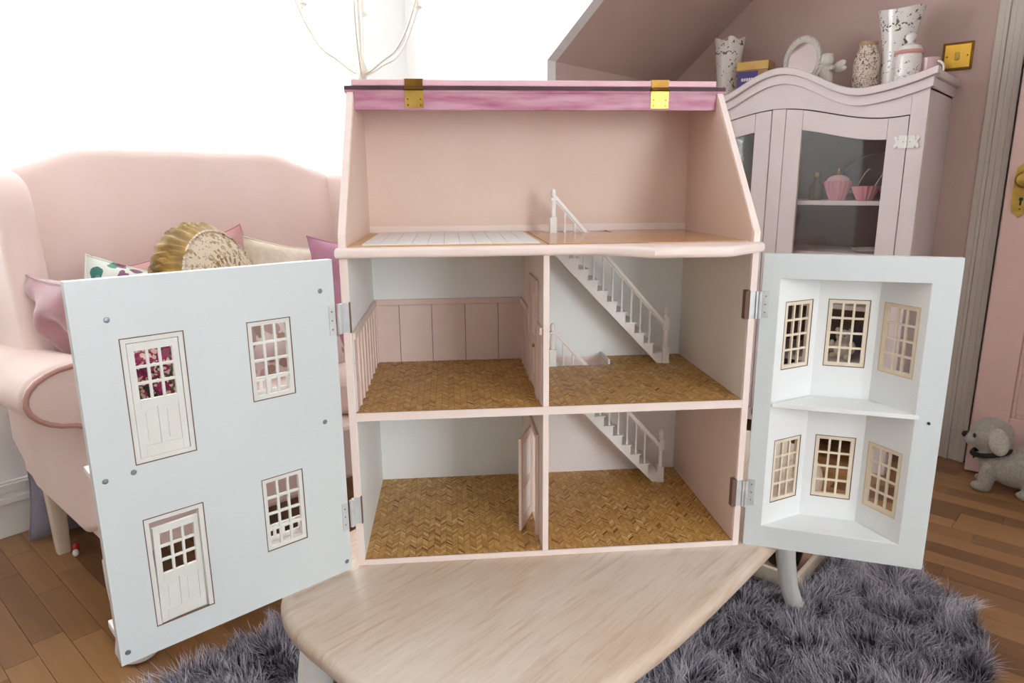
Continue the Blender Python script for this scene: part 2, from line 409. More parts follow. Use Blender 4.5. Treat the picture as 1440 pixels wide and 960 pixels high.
mb.box(VX, VX+.15, QY0, VY0, -.05, CZ).box(VX, VX+.15, VY1, QY1, -.05, CZ).box(VX, VX+.15, VY0, VY1, -.05, VZ0).box(VX, VX+.15, VY0, VY1, VZ1, CZ)
struct('wall_right', mb, white_wall)
# baseboards with a stepped moulding
def skirting(name, x0, x1, y0, y1, dx, dy):
    mb = MB()
    for z0, z1, d in ((0, .105, .016), (.105, .125, .022), (.125, .14, .014), (.14, .165, .018), (.165, .172, .010)):
        mb.box(min(x0, x0+dx*d), max(x1, x1+dx*d), min(y0, y0+dy*d), max(y1, y1+dy*d), z0, z1)
    return struct(name, mb, trim_white, bevel=.002)
skirting('baseboard_left', RX0, RX0, DY0, DY1, 1, 0)
skirting('baseboard_back', KX, GX0-.09, RY1, RY1, 0, -1)
skirting('baseboard_cheek', RX0, KX, DY1, DY1, 0, -1)
# window behind the sofa
def window(name, x, y0, y1, z0, z1, sgn):
    mb = MB(); xo, xi = sorted((x, x+sgn*.06))
    for a in (y0, y1-.05): mb.box(xo, xi, a, a+.05, z0, z1)
    for a in (z0, z1-.05): mb.box(xo, xi, y0+.05, y1-.05, a, a+.05)
    w = struct(name, mb, trim_white, bevel=.003)
    for k in (1, 2):
        a = y0 + (y1-y0)*k/3; box(xo, xi, a-.02, a+.02, z0+.05, z1-.05).obj('mullion', trim_white, w)
    for k in range(3):
        a, b = y0+(y1-y0)*k/3+.05, y0+(y1-y0)*(k+1)/3-.05
        box((xo+xi)/2-.002, (xo+xi)/2+.002, a-.03, b+.03, z0+.05, z1-.05).obj('pane', pane_m, w)
    box(min(x, x-sgn*.0)-.0, max(x, x)+.0, y0, y0, z0, z0) if False else None
    return w
window('window_1', RX0-.14, WY0, WY1, WZ0, WZ1, 1)
window('window_2', VX+.14, VY0, VY1, VZ0, VZ1, -1)
struct('trim_1', box(RX0-.08, RX0+.03, WY0-.04, WY1+.04, WZ0-.03, WZ0), trim_white, bevel=.004)
struct('trim_2', box(VX-.05, VX+.08, VY0-.04, VY1+.04, VZ0-.03, VZ0), trim_white, bevel=.004)
bl = thing('venetian_blind', 'white slatted blind covering the bright window behind the pink sofa', 'blind', (RX0+.02, (WY0+WY1)/2, WZ1+.01))
hw = (WY1-WY0)/2 + .03
sl = MB().prism([(-.021, -.012), (-.0205, -.0128), (.021, .012), (.0205, .0128)], -hw, hw, lambda u, v, w: (u, w, v))
first = None; k = 0; z = -.05
while WZ1+.01+z > WZ0+.02:
    if first is None: first = sl.obj('slat', blind_m, bl); first.location = (0, 0, z)
    else: link_copy(first, 'slat', bl, (0, 0, z))
    z -= .048
box(-.02, .025, -hw, hw, -.03, .0).obj('head_rail', trim_white, bl)
box(-.015, .015, -hw, hw, z+.02, z+.035).obj('bottom_rail', trim_white, bl)
for q in (-.7, 0, .7): MB().tube([(.022, q, 0), (.022, q, z+.03)], .0012, 5).obj('cord', trim_white, bl)

# architrave and pink panelled door
def archi(mb, x0, x1, z0, z1):
    for a, b, d in ((0, .022, .012), (.022, .034, .020), (.034, .052, .015), (.052, .072, .022), (.072, .090, .028)):
        mb.box(x0 + (x1-x0)*a/.09, x0 + (x1-x0)*b/.09, RY1-d, RY1, z0, z1)
mb = MB(); archi(mb, GX0-.085, GX0+.005, 0, GZ+.08)
mb.box(GX0, GX0+.012, RY1, RY1+.12, 0, GZ)
struct('trim_3', mb, trim_grey, bevel=.002)
mb = MB(); archi(mb, GX1+.085, GX1-.005, 0, GZ+.08); mb.box(GX1-.012, GX1, RY1, RY1+.12, 0, GZ); struct('trim_4', mb, trim_grey, bevel=.002)
struct('trim_5', box(GX0-.085, GX1+.085, RY1-.025, RY1, GZ, GZ+.085), trim_grey, bevel=.003)
DW, DT = .755, .04
def doorbox(o=None): pass
door = bpy.data.objects.new('door_1', None); C.objects.link(door); door['kind'] = 'structure'
door.location = (GX1-.012, RY1-.004, .006); door.rotation_euler = (0, 0, R(5.5))     # hinged on the right, a hand's breadth ajar
stx = [(-DW, -DW+.11), (-.11, 0)]
rails = [(0, .22), (.86, 1.02), (1.86, 1.99)]
mb = MB()
for a, b in stx: mb.box(a, b, -DT, 0, 0, 1.99)
for a, b in rails: mb.box(-DW+.11, -.11, -DT, 0, a, b)
mb.box(-DW/2-.045, -DW/2+.045, -DT, 0, .22, .86); mb.box(-DW/2-.045, -DW/2+.045, -DT, 0, 1.02, 1.86)
mb.obj('door_frame', door_pink, door, bevel=.003)
for a, b in ((-DW+.11, -DW/2-.045), (-DW/2+.045, -.11)):
    for c, d in ((.22, .86), (1.02, 1.86)):
        pn = box(a, b, -.028, -.012, c, d).obj('door_panel', door_pink, door)
        for (u0, u1, w0, w1) in ((a, a+.014, c, d), (b-.014, b, c, d), (a+.014, b-.014, c, c+.014), (a+.014, b-.014, d-.014, d)):
            box(u0, u1, -.034, -.028, w0, w1).obj('panel_moulding', door_pink, pn, bevel=.003)
# long brass plate with knob and keyhole
pz0, pz1, pxc = .91, 1.095, -DW+.045
pl = [(-.022, pz0+.02), (-.026, pz0+.045), (-.026, pz1-.045), (-.022, pz1-.02), (-.01, pz1-.012), (0, pz1), (.01, pz1-.012), (.022, pz1-.02), (.026, pz1-.045), (.026, pz0+.045), (.022, pz0+.02), (.01, pz0+.012), (0, pz0), (-.01, pz0+.012)]
pt = MB().prism([(pxc+u, v) for u, v in pl], -DT-.004, -DT, XZ).obj('lock_plate', brass, door, bevel=.001); part(pt, 'long brass lock plate')
MB().lathe([(.013, 0), (.012, .012), (.016, .02), (.024, .03), (.026, .042), (.02, .052), (.004, .056)], n=20, rot=Matrix.Rotation(R(90), 3, 'X'), c=(pxc, -DT-.003, pz0+.125)).obj('knob', brass, pt)
MB().lathe([(.006, 0), (.006, .002)], n=14, rot=Matrix.Rotation(R(90), 3, 'X'), c=(pxc, -DT-.0035, pz0+.062)).box(pxc-.0028, pxc+.0028, -DT-.0055, -DT-.004, pz0+.042, pz0+.062).obj('keyhole', black_m, pt)
for q in (pz0+.03, pz1-.03): MB().lathe([(.003, 0), (.002, .0015)], n=10, rot=Matrix.Rotation(R(90), 3, 'X'), c=(pxc, -DT-.004, q)).obj('screw', brass_dark, pt)

# brass light switch on the gable wall
sw = thing('light_switch', 'square brass light switch plate on the pink wall beside the door frame', 'light switch', (.30, RY1, 1.466))
box(-.047, .047, -.004, 0, -.047, .047).obj('back_plate', brass_dark, sw, bevel=.002)
box(-.040, .040, -.008, -.004, -.040, .040).obj('face_plate', brass_bright, sw, bevel=.002)
box(-.007, .007, -.013, -.008, -.013, .013).obj('rocker', brass, sw, bevel=.0015)
for q in (-.031, .031): MB().lathe([(.003, 0), (.002, .0015)], n=10, rot=Matrix.Rotation(R(90), 3, 'X'), c=(q, -.008, 0)).obj('screw', brass_dark, sw)

# ------------------------------------------------------------------ the dolls' house (own frame: x right, y to the back, z up from the table)
DH = thing('dolls_house', "open pink and white wooden dolls' house standing on the whitewashed coffee table", "dolls' house", (0, 0, TH), A)
W, D, T = .62, .306, .0105
Z0, Z1, Z2 = .0093, .2523, .4985
PX0, PX1 = .2935, .3025                       # partition
SW0, SW1, SY0 = .334, .450, .238              # stairwell
SYT, SZV, SZT = .180, .514, .733              # attic front slope: top depth, start, top
prof = [(0, 0), (D+.006, 0), (D+.006, SZT), (SYT, SZT), (0, SZV)]
MB().prism(prof, 0, T, YZ).obj('side_panel', dh_pink, DH, bevel=.0008)
MB().prism(prof, W-T, W, YZ).obj('side_panel', dh_pink, DH, bevel=.0008)
box(T, W-T, D, D+.006, 0, SZT).obj('back_panel', dh_pink, DH)
box(T, W-T, 0, D, 0, Z0-.0006).obj('base_board', dh_pink, DH, bevel=.0006)
def holed(z0, z1, y0=0.0):
    return MB().box(T, SW0, y0, D, z0, z1).box(SW1, W-T, y0, D, z0, z1).box(SW0, SW1, y0, SY0, z0, z1)
holed(Z1-.0125, Z1-.0006).obj('middle_floor', dh_pink, DH)
holed(Z2-.0125, Z2-.0006, .004).obj('attic_floor', dh_pink, DH)
# rounded ledge in front of the attic floor with the bay roof lip at the right
led = [(-.004, .004), (-.004, -.012), (.34, -.012), (.37, -.018), (.437, -.074), (.548, -.074), (W+.004, -.008), (W+.004, .004)]
part(MB().puffy([(u, v) for u, v in led], Z2-.0145, Z2+.0005, .0055, XYZ).obj('ledge', dh_pink, DH), 'rounded pale pink ledge with a bay lip')
# partitions, each with its doorway
def partition(z0, z1, y0, y1, zt):
    return MB().box(PX0, PX1, 0, y0, z0, z1).box(PX0, PX1, y1, D, z0, z1).box(PX0, PX1, y0, y1, zt, z1)
partition(Z0, Z1-.0125, .060, .135, .178).obj('partition', dh_pink, DH, bevel=.0004)
partition(Z1, Z2-.0125, .068, .145, .428).obj('partition', dh_pink, DH, bevel=.0004)
# room linings (thin painted boards)
e = .0008
def lining(m, *bs):
    mb = MB()
    for b in bs: mb.box(*b)
    return mb.obj('room_lining', m, DH)
lining(dh_white, (T, PX0, D-e, D, Z0, Z1-.0125), (T, T+e, .003, D-e, Z0, Z1-.0125))
lining(dh_white, (T, PX0, D-e, D, Z1, Z2-.0125), (T, T+e, .003, D-e, Z1, Z2-.0125))
lining(dh_lilac, (PX1, W-T, D-e, D, Z0, Z1-.0125))
lining(dh_blush, (W-T-e, W-T, .003, D-e, Z0, Z1-.0125))
lining(dh_white, (PX1, W-T, D-e, D, Z1, Z2-.0125))
lining(dh_warm, (W-T-e, W-T, .003, D-e, Z1, Z2-.0125))
lining(dh_peach, (T, W-T, D-e, D, Z2, SZT-.004))
for x0, x1 in ((T, T+e), (W-T-e, W-T)):
    MB().prism([(.005, Z2), (D-e, Z2), (D-e, SZT-.004), (SYT+.004, SZT-.004), (.005, SZV+.004)], x0, x1, YZ).obj('room_lining', dh_peach, DH)
for zc in (Z1-.0127, Z2-.0127):                     # white undersides (room ceilings)
    holed(zc-.0005, zc).obj('room_lining', dh_white, DH)
box(T, W-T, D-e-.004, D-e, Z2, Z2+.013).obj('attic_skirting', dh_pink, DH, bevel=.0006)
# printed parquet sheets: chevron blocks with their own tone
def clip(poly, ax, lim, keep_less):
    out = []
    for i in range(len(poly)):
        a, b = poly[i], poly[(i+1) % len(poly)]
        ia = a[ax] <= lim if keep_less else a[ax] >= lim; ib = b[ax] <= lim if keep_less else b[ax] >= lim
        if ia: out.append(a)
        if ia != ib:
            t = (lim-a[ax])/(b[ax]-a[ax]); out.append((a[0]+t*(b[0]-a[0]), a[1]+t*(b[1]-a[1])))
    return out
def parquet(rects, z, cw=.0098, bw=.0044):
    mb = MB(); tn = []
    for x0, x1, y0, y1 in rects:
        nc = int((x1-x0)/cw) + 2
        for c in range(nc):
            up = 1 if c % 2 == 0 else -1; rise = cw*1.12
            yy = y0 - .03
            while yy < y1 + .03:
                xa, xb = x0+c*cw, x0+(c+1)*cw
                ya, yb = (yy, yy+rise) if up > 0 else (yy+rise, yy)
                g = .0004
                poly = [(xa+g/2, ya+g), (xb-g/2, yb+g), (xb-g/2, yb+bw-g), (xa+g/2, ya+bw-g)]
                for ax, lm_, kl in ((0, x1, True), (0, x0, False), (1, y1, True), (1, y0, False)):
                    if len(poly) > 2: poly = clip(poly, ax, lm_, kl)
                yy += bw
                if len(poly) > 2:
                    o = len(mb.v); mb.v += [(p[0], p[1], z) for p in poly]; mb.f.append(tuple(range(o, o+len(poly)))); mb.sm.append(False)
                    q = rnd.gauss(.56, .17)
                    if rnd.random() < .02: q = .08
                    tn.append(min(max(q, .02), 1))
    mb.tone = tn
    return mb
def sheet(rects, z):
    s = MB()
    for r_ in rects: s.box(r_[0], r_[1], r_[2], r_[3], z-.0006, z-.0002)
    o = s.obj('parquet_backing', gap_wood, DH)
    p = parquet(rects, z).obj('parquet_blocks', parquet_m, o); p['kind'] = 'stuff'
    return o
gap_wood = mat('parquet_joint_brown', '#6b4519', '#774e1f', rough=.5)
sheet([(T+e, PX0-.0005, .003, D-e)], Z0); sheet([(PX1+.0005, W-T-e, .003, D-e)], Z0)
sheet([(T+e, PX0-.0005, .003, D-e)], Z1)
sheet([(PX1+.0005, SW0, .003, D-e), (SW0, SW1, .003, SY0), (SW1, W-T-e, .003, D-e)], Z1)
# attic: whitened boards in a tan surround at the left, varnished sheet at the right
box(T+e, .300, .008, D-.006, Z2-.0004, Z2+.0012).obj('attic_board', bare_wood, DH)
n = 11
for k in range(n):
    x0 = .030 + k*(.262/n)
    box(x0+.0004, x0+.262/n-.0004, .024, D-.012, Z2+.0012, Z2+.0026).obj('attic_plank', dh_white, DH)
mb = MB().box(.302, SW0-.001, .008, D-.006, Z2-.0004, Z2+.0014).box(SW1+.001, W-T-.006, .008, D-.006, Z2-.0004, Z2+.0014).box(SW0-.001, SW1+.001, .008, SY0-.001, Z2-.0004, Z2+.0014)
gl_wood = mat('varnished_tan_board', '#b98450', '#cfa06c', rough=.22, scale=30, stretch=(1, 3, 1), coat=.3)
mb.obj('attic_board', gl_wood, DH)
box(SW1, SW1+.003, SY0, D-.002, Z1, Z1+.009).obj('stairwell_edge', stair_white, DH)
# wainscot in the upper left room
wx = [T+.0012, .058, .1195, .183, .2465, PX0-.0012]
for a, b in zip(wx[:-1], wx[1:]):
    box(a+.0006, b-.0006, D-e-.0022, D-e-.0002, Z1+.0005, Z1+.111).obj('wainscot_panel', dh_panel, DH)
box(T+.001, PX0-.001, D-e-.0005, D-e, Z1, Z1+.112).obj('wainscot_backing', gap_dark, DH)
box(T+.001, PX0-.001, D-e-.004, D-e, Z1+.1115, Z1+.1225).obj('dado_rail', dh_panel, DH, bevel=.0008)
yb = [.004 + k*(D-.010)/8 for k in range(9)]
for k in range(8):
    box(T+e+.0004, T+e+.0024, yb[k]+.003, yb[k+1]-.003, Z1+.0005, Z1+.111).obj('wainscot_panel', dh_panel, DH)
    box(T+e+.0004, T+e+.0048, yb[k+1]-.003, yb[k+1]+.003, Z1+.0005, Z1+.111).obj('wainscot_batten', dh_panel, DH)
box(T+e+.0004, T+e+.0052, .004, D-.004, Z1+.1115, Z1+.1225).obj('dado_rail', dh_panel, DH, bevel=.0008)
for k in range(8):
    if .056 < yb[k]+.02 < .165: continue
    box(PX0-.0026, PX0-.0004, yb[k]+.003, yb[k+1]-.003, Z1+.0005, Z1+.111).obj('wainscot_panel', dh_panel, DH)
    box(PX0-.005, PX0-.0004, yb[k+1]-.003, yb[k+1]+.003, Z1+.0005, Z1+.111).obj('wainscot_batten', dh_panel, DH)
for a, b in ((.004, .055), (.158, D-.004)): box(PX0-.0052, PX0-.0004, a, b, Z1+.1115, Z1+.1225).obj('dado_rail', dh_panel, DH, bevel=.0008)
# inner door frames and leaves
for y0, y1, z0, zt in ((.060, .135, Z0, .178), (.068, .145, Z1, .428)):
    mb = MB()
    for xa, xb in ((PX0-.005, PX0-.0002), (PX1+.0002, PX1+.004)):
        mb.box(xa, xb, y0-.011, y0, z0, zt+.011).box(xa, xb, y1, y1+.011, z0, zt+.011).box(xa, xb, y0, y1, zt, zt+.011)
    mb.obj('door_surround', dh_panel if z0 > .1 else dh_blush, DH, bevel=.0006)
def leaf(loc, rz, h, name='inner_door'):
    w, t = .073, .005
    o = bpy.data.objects.new(name, None); C.objects.link(o); o.parent = DH; o.location = loc; o.rotation_euler = (0, 0, rz); o.empty_display_size = .01
    mb = MB().box(-t, 0, -w, -w+.013, 0, h).box(-t, 0, -.013, 0, 0, h).box(-t, 0, -w+.013, -.013, 0, .02).box(-t, 0, -w+.013, -.013, h*.42, h*.5).box(-t, 0, -w+.013, -.013, h-.014, h)
    mb.obj('leaf_frame', dh_blush, o, bevel=.0005)
    for a, b in ((.02, h*.42), (h*.5, h-.014)): box(-t*.7, -t*.3, -w+.013, -.013, a, b).obj('leaf_panel', dh_lilac, o)
    MB().ellip((-t-.003, -w+.008, h*.45), (.003, .003, .003), 10, 6).obj('knob', brass, o)
    return o
leaf((PX0-.001, .134, Z0+.001), R(-21), .165)
leaf((PX0+.003, .1435, Z1+.001), R(0), .172)
# staircases
def staircase(zb):
    o = bpy.data.objects.new('staircase', None); C.objects.link(o); o.parent = DH; o.location = (0, 0, zb); o.empty_display_size = .02
    N = 12; rise = (Z1-Z0)/N; x_bot, x_top = .553, .3355; run = (x_bot-x_top)/N
    # closed stringers with a stepped top
    def stringer(y0, y1):
        p = [(x_bot+.004, 0)]
        for k in range(N):
            xa = x_bot - k*run; p += [(xa, k*rise + rise*.86), (xa-run, k*rise + rise*.86)]
        p += [(x_top-.002, N*rise-.002), (x_top-.002, N*rise-.022), (x_bot-.009, 0)]
        q = p[::-1]
        return MB().prism(q, y0, y1, XZ)
    stringer(SY0, SY0+.003).obj('stringer', stair_white, o)
    stringer(D-.005, D-.002).obj('stringer', stair_white, o)
    tr = box(-run-.0005, .0025, SY0-.0022, D-.002, 0, .0022).obj('tread', stair_white, o, bevel=.0005); tr.location = (x_bot, 0, rise*.86)
    rs = box(-.0008, 0, SY0+.003, D-.005, -rise*.98, 0).obj('riser', stair_white, o); rs.location = (x_bot, 0, rise*.86)
    for k in range(1, N):
        link_copy(tr, 'tread', o, (x_bot-k*run, 0, (k+.86)*rise)); link_copy(rs, 'riser', o, (x_bot-k*run, 0, (k+.86)*rise))
    yb_ = SY0+.0035
    slope_ = rise/run; hz = lambda x: .062 + (x_bot+.004-x)*slope_ + .012
    xa, xb = x_bot+.002, x_top+.008
    MB().prism([(xa, hz(xa)-.003), (xa, hz(xa)+.006), (xb, hz(xb)+.006), (xb, hz(xb)-.003)], yb_-.0042, yb_+.0042, XZ).obj('handrail', stair_white, o, bevel=.001)
    MB().prism([(xa, hz(xa)-.006), (xa, hz(xa)-.003), (xb, hz(xb)-.003), (xb, hz(xb)-.006)], yb_-.0022, yb_+.0022, XZ).obj('rail_fillet', stair_white, o)
    bal = MB().lathe([(.0025, 0), (.0025, .006), (.0017, .010), (.0024, .022), (.0017, .036), (.0016, .050), (.0024, .056), (.0024, .072)], n=8).obj('baluster', stair_white, o)
    bal.location = (x_bot-.4*run-run, yb_, rise*1.86)
    for k in range(2, N): link_copy(bal, 'baluster', o, (x_bot-(k+.4)*run, yb_, (k+.86)*rise), scale=(1, 1, 1))
    def newel(x, z, h):
        mb = MB().box(x-.0062, x+.0062, yb_-.0062, yb_+.0062, z, z+.032)
        mb.lathe([(.0045, .032), (.0052, .034), (.0034, .037), (.0043, .048), (.0034, .060), (.0052, .063), (.0052, .066)], c=(x, yb_, z), n=12)
        mb.box(x-.005, x+.005, yb_-.005, yb_+.005, z+.066, z+h-.020)
        mb.lathe([(.005, h-.020), (.0036, h-.017), (.003, h-.0145), (.0045, h-.011), (.0050, h-.007), (.0040, h-.003), (.0012, h)], c=(x, yb_, z), n=12)
        mb.box(x-.007, x+.007, yb_-.007, yb_+.007, z, z+.004)
        mb.obj('newel_post', stair_white, o)
    newel(x_bot+.007, 0, .107); newel(x_top+.008, Z1-Z0, .082)
    return o
staircase(Z0); staircase(Z1)
# roof: rose batten between the gables, top board, dark plum strip along its front, folded-back lid, two brass hinges
part(box(T+.001, W-T-.001, SYT-.0015, SYT+.006, .7035, SZT-.003).obj('roof_batten', roof_pink, DH, bevel=.0006), 'brushed rose roof batten')
box(-.003, W+.003, SYT-.002, D+.010, SZT-.003, SZT+.001).obj('roof_top_board', roof_pink, DH)
box(-.003, W+.003, SYT-.0035, SYT+.12, SZT+.001, SZT+.0068).obj('roof_dark_strip', plum, DH)
lid = MB().prism([(.008, SYT-.001), (W-.012, SYT-.001), (W-.02, D+.02), (.016, D+.02)], SZT+.0075, SZT+.017, XYZ).obj('roof_lid', roof_light, DH, bevel=.0015)
for hx in (.0915, .496):
    h = box(hx, hx+.0305, SYT-.0028, SYT-.0016, .7065, SZT+.004).obj('brass_hinge', brass, DH); part(h, 'square brass hinge')
    box(hx, hx+.0305, SYT-.0022, SYT+.028, SZT+.017, SZT+.0182).obj('top_leaf', brass, h)
    box(hx+.001, hx+.0295, SYT-.0025, SYT-.0012, SZT+.004, SZT+.018).obj('lid_leaf', brass_dark, h)
    MB().tube([(hx, SYT-.004, SZT+.003), (hx+.0305, SYT-.004, SZT+.003)], .0026, 8).obj('hinge_pin', brass_dark, h)
    for sx in (.005, .0255):
        for sz in (.711, .720): MB().lathe([(.0013, 0), (.0008, .0008)], n=8, rot=Matrix.Rotation(R(90), 3, 'X'), c=(hx+sx, SYT-.0028, sz)).obj('screw', brass_dark, h)

# sash windows and panelled doors for the facades, in their own frame: x across, z up, y 0..t, room side at y = 0
SWD, SHT = .060, .108
def sash(tan):
    t = .0055; w, h = SWD, SHT; f = .0065
    mb = MB().box(0, f, 0, t, 0, h).box(w-f, w, 0, t, 0, h).box(f, w-f, 0, t, 0, f).box(f, w-f, 0, t, h-f, h)
    b = .0032
    for k in (1, 2):
        x = f + (w-2*f)*k/3; mb.box(x-b/2, x+b/2, .001, t-.001, f, h-f)
    for k in (1, 2, 3):
        z = f + (h-2*f)*k/4; mb.box(f, w-f, .0012, t-.0012, z-b/2, z+b/2)
    return mb.mesh('window_sash', tan)
sash_a = sash(sash_white); sash_t = sash(mat('pale_tan_sash', '#e0d2b9', '#e8ddca', rough=.55, scale=40))
def put(me, name, parent, loc, rz=0, bev=0.0):
    o = bpy.data.objects.new(name, me); C.objects.link(o); o.parent = parent; o.location = loc; o.rotation_euler = (0, 0, rz)
    return o
def rim(parent, x0, x1, y, z0, z1, w=.0011):                # the dark sawn joint round an inset
    MB().box(x0-w, x0, y, y+.004, z0-w, z1+w).box(x1, x1+w, y, y+.004, z0-w, z1+w).box(x0, x1, y, y+.004, z1, z1+w).box(x0, x1, y, y+.004, z0-w, z0).obj('cut_joint', gap_dark, parent)

def panel_with_holes(x0, x1, z0, z1, holes, y0, y1):
    """board in x,z with rectangular holes, as a grid of blocks"""
    xs = sorted({x0, x1} | {h[i] for h in holes for i in (0, 1)}); zs = sorted({z0, z1} | {h[i] for h in holes for i in (2, 3)})
    ix = {v: i for i, v in enumerate(xs)}; iz = {v: i for i, v in enumerate(zs)}
    solid = [[True]*(len(zs)-1) for _ in range(len(xs)-1)]
    for h in holes:
        for i in range(ix[h[0]], ix[h[1]]):
            for j in range(iz[h[2]], iz[h[3]]): solid[i][j] = False
    bm_v = {}; mb = MB()
    def vid(i, j, k):
        if (i, j, k) not in bm_v:
            bm_v[(i, j, k)] = len(mb.v); mb.v.append((xs[i], (y0, y1)[k], zs[j]))
        return bm_v[(i, j, k)]
    def face(*q): mb.f.append(tuple(vid(*p) for p in q)); mb.sm.append(False)
    nx, nz = len(xs)-1, len(zs)-1
    S = lambda i, j: 0 <= i < nx and 0 <= j < nz and solid[i][j]
    for i in range(nx):
        for j in range(nz):
            if not solid[i][j]: continue
            face((i, j, 0), (i+1, j, 0), (i+1, j+1, 0), (i, j+1, 0)); face((i, j, 1), (i, j+1, 1), (i+1, j+1, 1), (i+1, j, 1))
            if not S(i-1, j): face((i, j, 0), (i, j+1, 0), (i, j+1, 1), (i, j, 1))
            if not S(i+1, j): face((i+1, j, 0), (i+1, j, 1), (i+1, j+1, 1), (i+1, j+1, 0))
            if not S(i, j-1): face((i, j, 0), (i, j, 1), (i+1, j, 1), (i+1, j, 0))
            if not S(i, j+1): face((i, j+1, 0), (i+1, j+1, 0), (i+1, j+1, 1), (i, j+1, 1))
    return mb

# left facade: hinged at the front left edge, swung out; x runs from the free edge (negative) to the hinge (0)
FT = .012
LF = bpy.data.objects.new('left_facade', None); C.objects.link(LF); LF.parent = DH; LF.location = (-.0069, -.0162, 0); LF.rotation_euler = (0, 0, .6652); LF.empty_display_size = .05
part(LF, 'white inside of the open left front with two doors and two windows')
d1 = (-.2765, -.2055, .2585, .4140); w1 = (-.1280, -.0680, .3045, .4125)
d0 = (-.2775, -.2055, .0400, .1875); w0 = (-.1278, -.0678, .0845, .1925)
panel_with_holes(-.322, 0, .006, .4845, [d1, w1, d0, w0], 0, FT).obj('facade_board', fac_white, LF, bevel=.0006)
panel_with_holes(-.322, 0, .006, .4845, [d1, w1, d0, w0], FT, FT+.002).obj('facade_pink_cladding', dh_pink, LF)
for w_ in (w1, w0):
    put(sash_a, 'window_sash', LF, (w_[0], .0008, w_[2])); rim(LF, w_[0]+.001, w_[1]-.001, -.0003, w_[2]+.001, w_[3]-.001)
    bx = MB().box(w_[0]-.004, w_[1]+.004, FT+.002, FT+.018, w_[2]-.004, w_[2]-.001)          # slatted window box outside
    bx.box(w_[0]-.004, w_[1]+.004, FT+.015, FT+.018, w_[2]+.019, w_[2]+.024).box(w_[0]-.004, w_[1]+.004, FT+.015, FT+.018, w_[2]-.001, w_[2]+.006)
    for k in range(6):
        x = w_[0]-.004 + k*.0128; bx.box(x, x+.004, FT+.015, FT+.018, w_[2]+.006, w_[2]+.019)
    bx.obj('window_box', stair_white, LF)
    MB().box(w_[0]-.006, w_[0], FT+.002, FT+.006, w_[2]-.004, w_[3]+.006).box(w_[1], w_[1]+.006, FT+.002, FT+.006, w_[2]-.004, w_[3]+.006).box(w_[0]-.008, w_[1]+.008, FT+.002, FT+.008, w_[3]+.0, w_[3]+.008).obj('outer_surround', stair_white, LF)
def facade_door(d, ajar):
    x0, x1, z0, z1 = d; f = .0065; t = .008
    fr = MB().box(x0, x0+f, .0006, t+.004, z0, z1).box(x1-f, x1, .0006, t+.004, z0, z1).box(x0+f, x1-f, .0006, t+.004, z1-f, z1)
    if not ajar: fr.box(x0+f, x1-f, .0006, t+.004, z0, z0+f)
    fr.obj('door_frame', sash_white, LF); rim(LF, x0+.001, x1-.001, -.0003, z0+.001, z1-.001)
    lf = bpy.data.objects.new('facade_door', None); C.objects.link(lf); lf.parent = LF
    # leaf in its own frame, hinge on its left
    w = x1-x0-2*f-.0012; h = z1-z0-f-(.001 if ajar else f) - (.010 if ajar else .0008)
    lf.location = (x0+f+.0006, .0016, z0+(.001 if ajar else f)); lf.rotation_euler = (0, R(1.2) if ajar else 0, R(6) if ajar else 0)
    gz0, gz1 = h*.505, h*.93; gx0, gx1 = .0075, w-.0075
    mb = MB().box(0, gx0, 0, .005, 0, h).box(gx1, w, 0, .005, 0, h).box(gx0, gx1, 0, .005, gz1, h).box(gx0, gx1, 0, .005, gz0-.011, gz0).box(gx0, gx1, 0, .005, 0, .014)
    mb.box(w/2-.003, w/2+.003, 0, .005, .014, gz0-.011)
    b = .0032
    for k in (1, 2): x = gx0+(gx1-gx0)*k/3; mb.box(x-b/2, x+b/2, .0008, .0042, gz0, gz1)
    for k in (1, 2): z = gz0+(gz1-gz0)*k/3; mb.box(gx0, gx1, .001, .004, z-b/2, z+b/2)
    for a, c in ((gx0, w/2-.003), (w/2+.003, gx1)):
        mb.box(a, c, .0012, .004, .014, gz0-.011)                                        # sunk field
        mb.box(a+.004, c-.004, .0004, .0012, .019, gz0-.016)                             # raised panel
    o = mb.obj('leaf', sash_white, LF, bevel=.0003); o.location = lf.location; o.rotation_euler = lf.rotation_euler
    bpy.data.objects.remove(lf)
    o.name = 'facade_door'
facade_door(d1, False); facade_door(d0, True)
# balcony slab and doorstep on the outer side
box(-.3225, -.175, FT+.002, FT+.032, .250, .258).obj('balcony_slab', stair_white, LF, bevel=.001)
box(-.3225, -.165, FT+.002, FT+.030, .040, .050).obj('door_step', stair_white, LF, bevel=.001)
scr = MB().lathe([(.0034, 0), (.003, .0006), (.0008, .0009)], n=14, rot=Matrix.Rotation(R(90), 3, 'X')).mesh('screw', screw_m)
for s_, z in ((.2855, .4377), (.0212, .4422), (.0278, .2522), (.2798, .2510), (.3103, .2487), (.3133, .0218), (.0078, .0211)):
    put(scr, 'screw', LF, (-s_, -.0002, z))
def steel_hinge(parent, x0, x1, y, z0, z1, dark_side):
    o = box(x0, x1, y-.0012, y, z0, z1).obj('hinge_leaf', steel, parent, bevel=.0003); part(o, 'steel hinge leaf')
    for k in (.2, .5, .8): MB().lathe([(.0014, 0), (.0009, .0005)], n=8, rot=Matrix.Rotation(R(90), 3, 'X'), c=((x0+x1)/2, y-.0012, z0+(z1-z0)*k)).obj('hinge_screw', screw_m, o if parent is DH else parent)
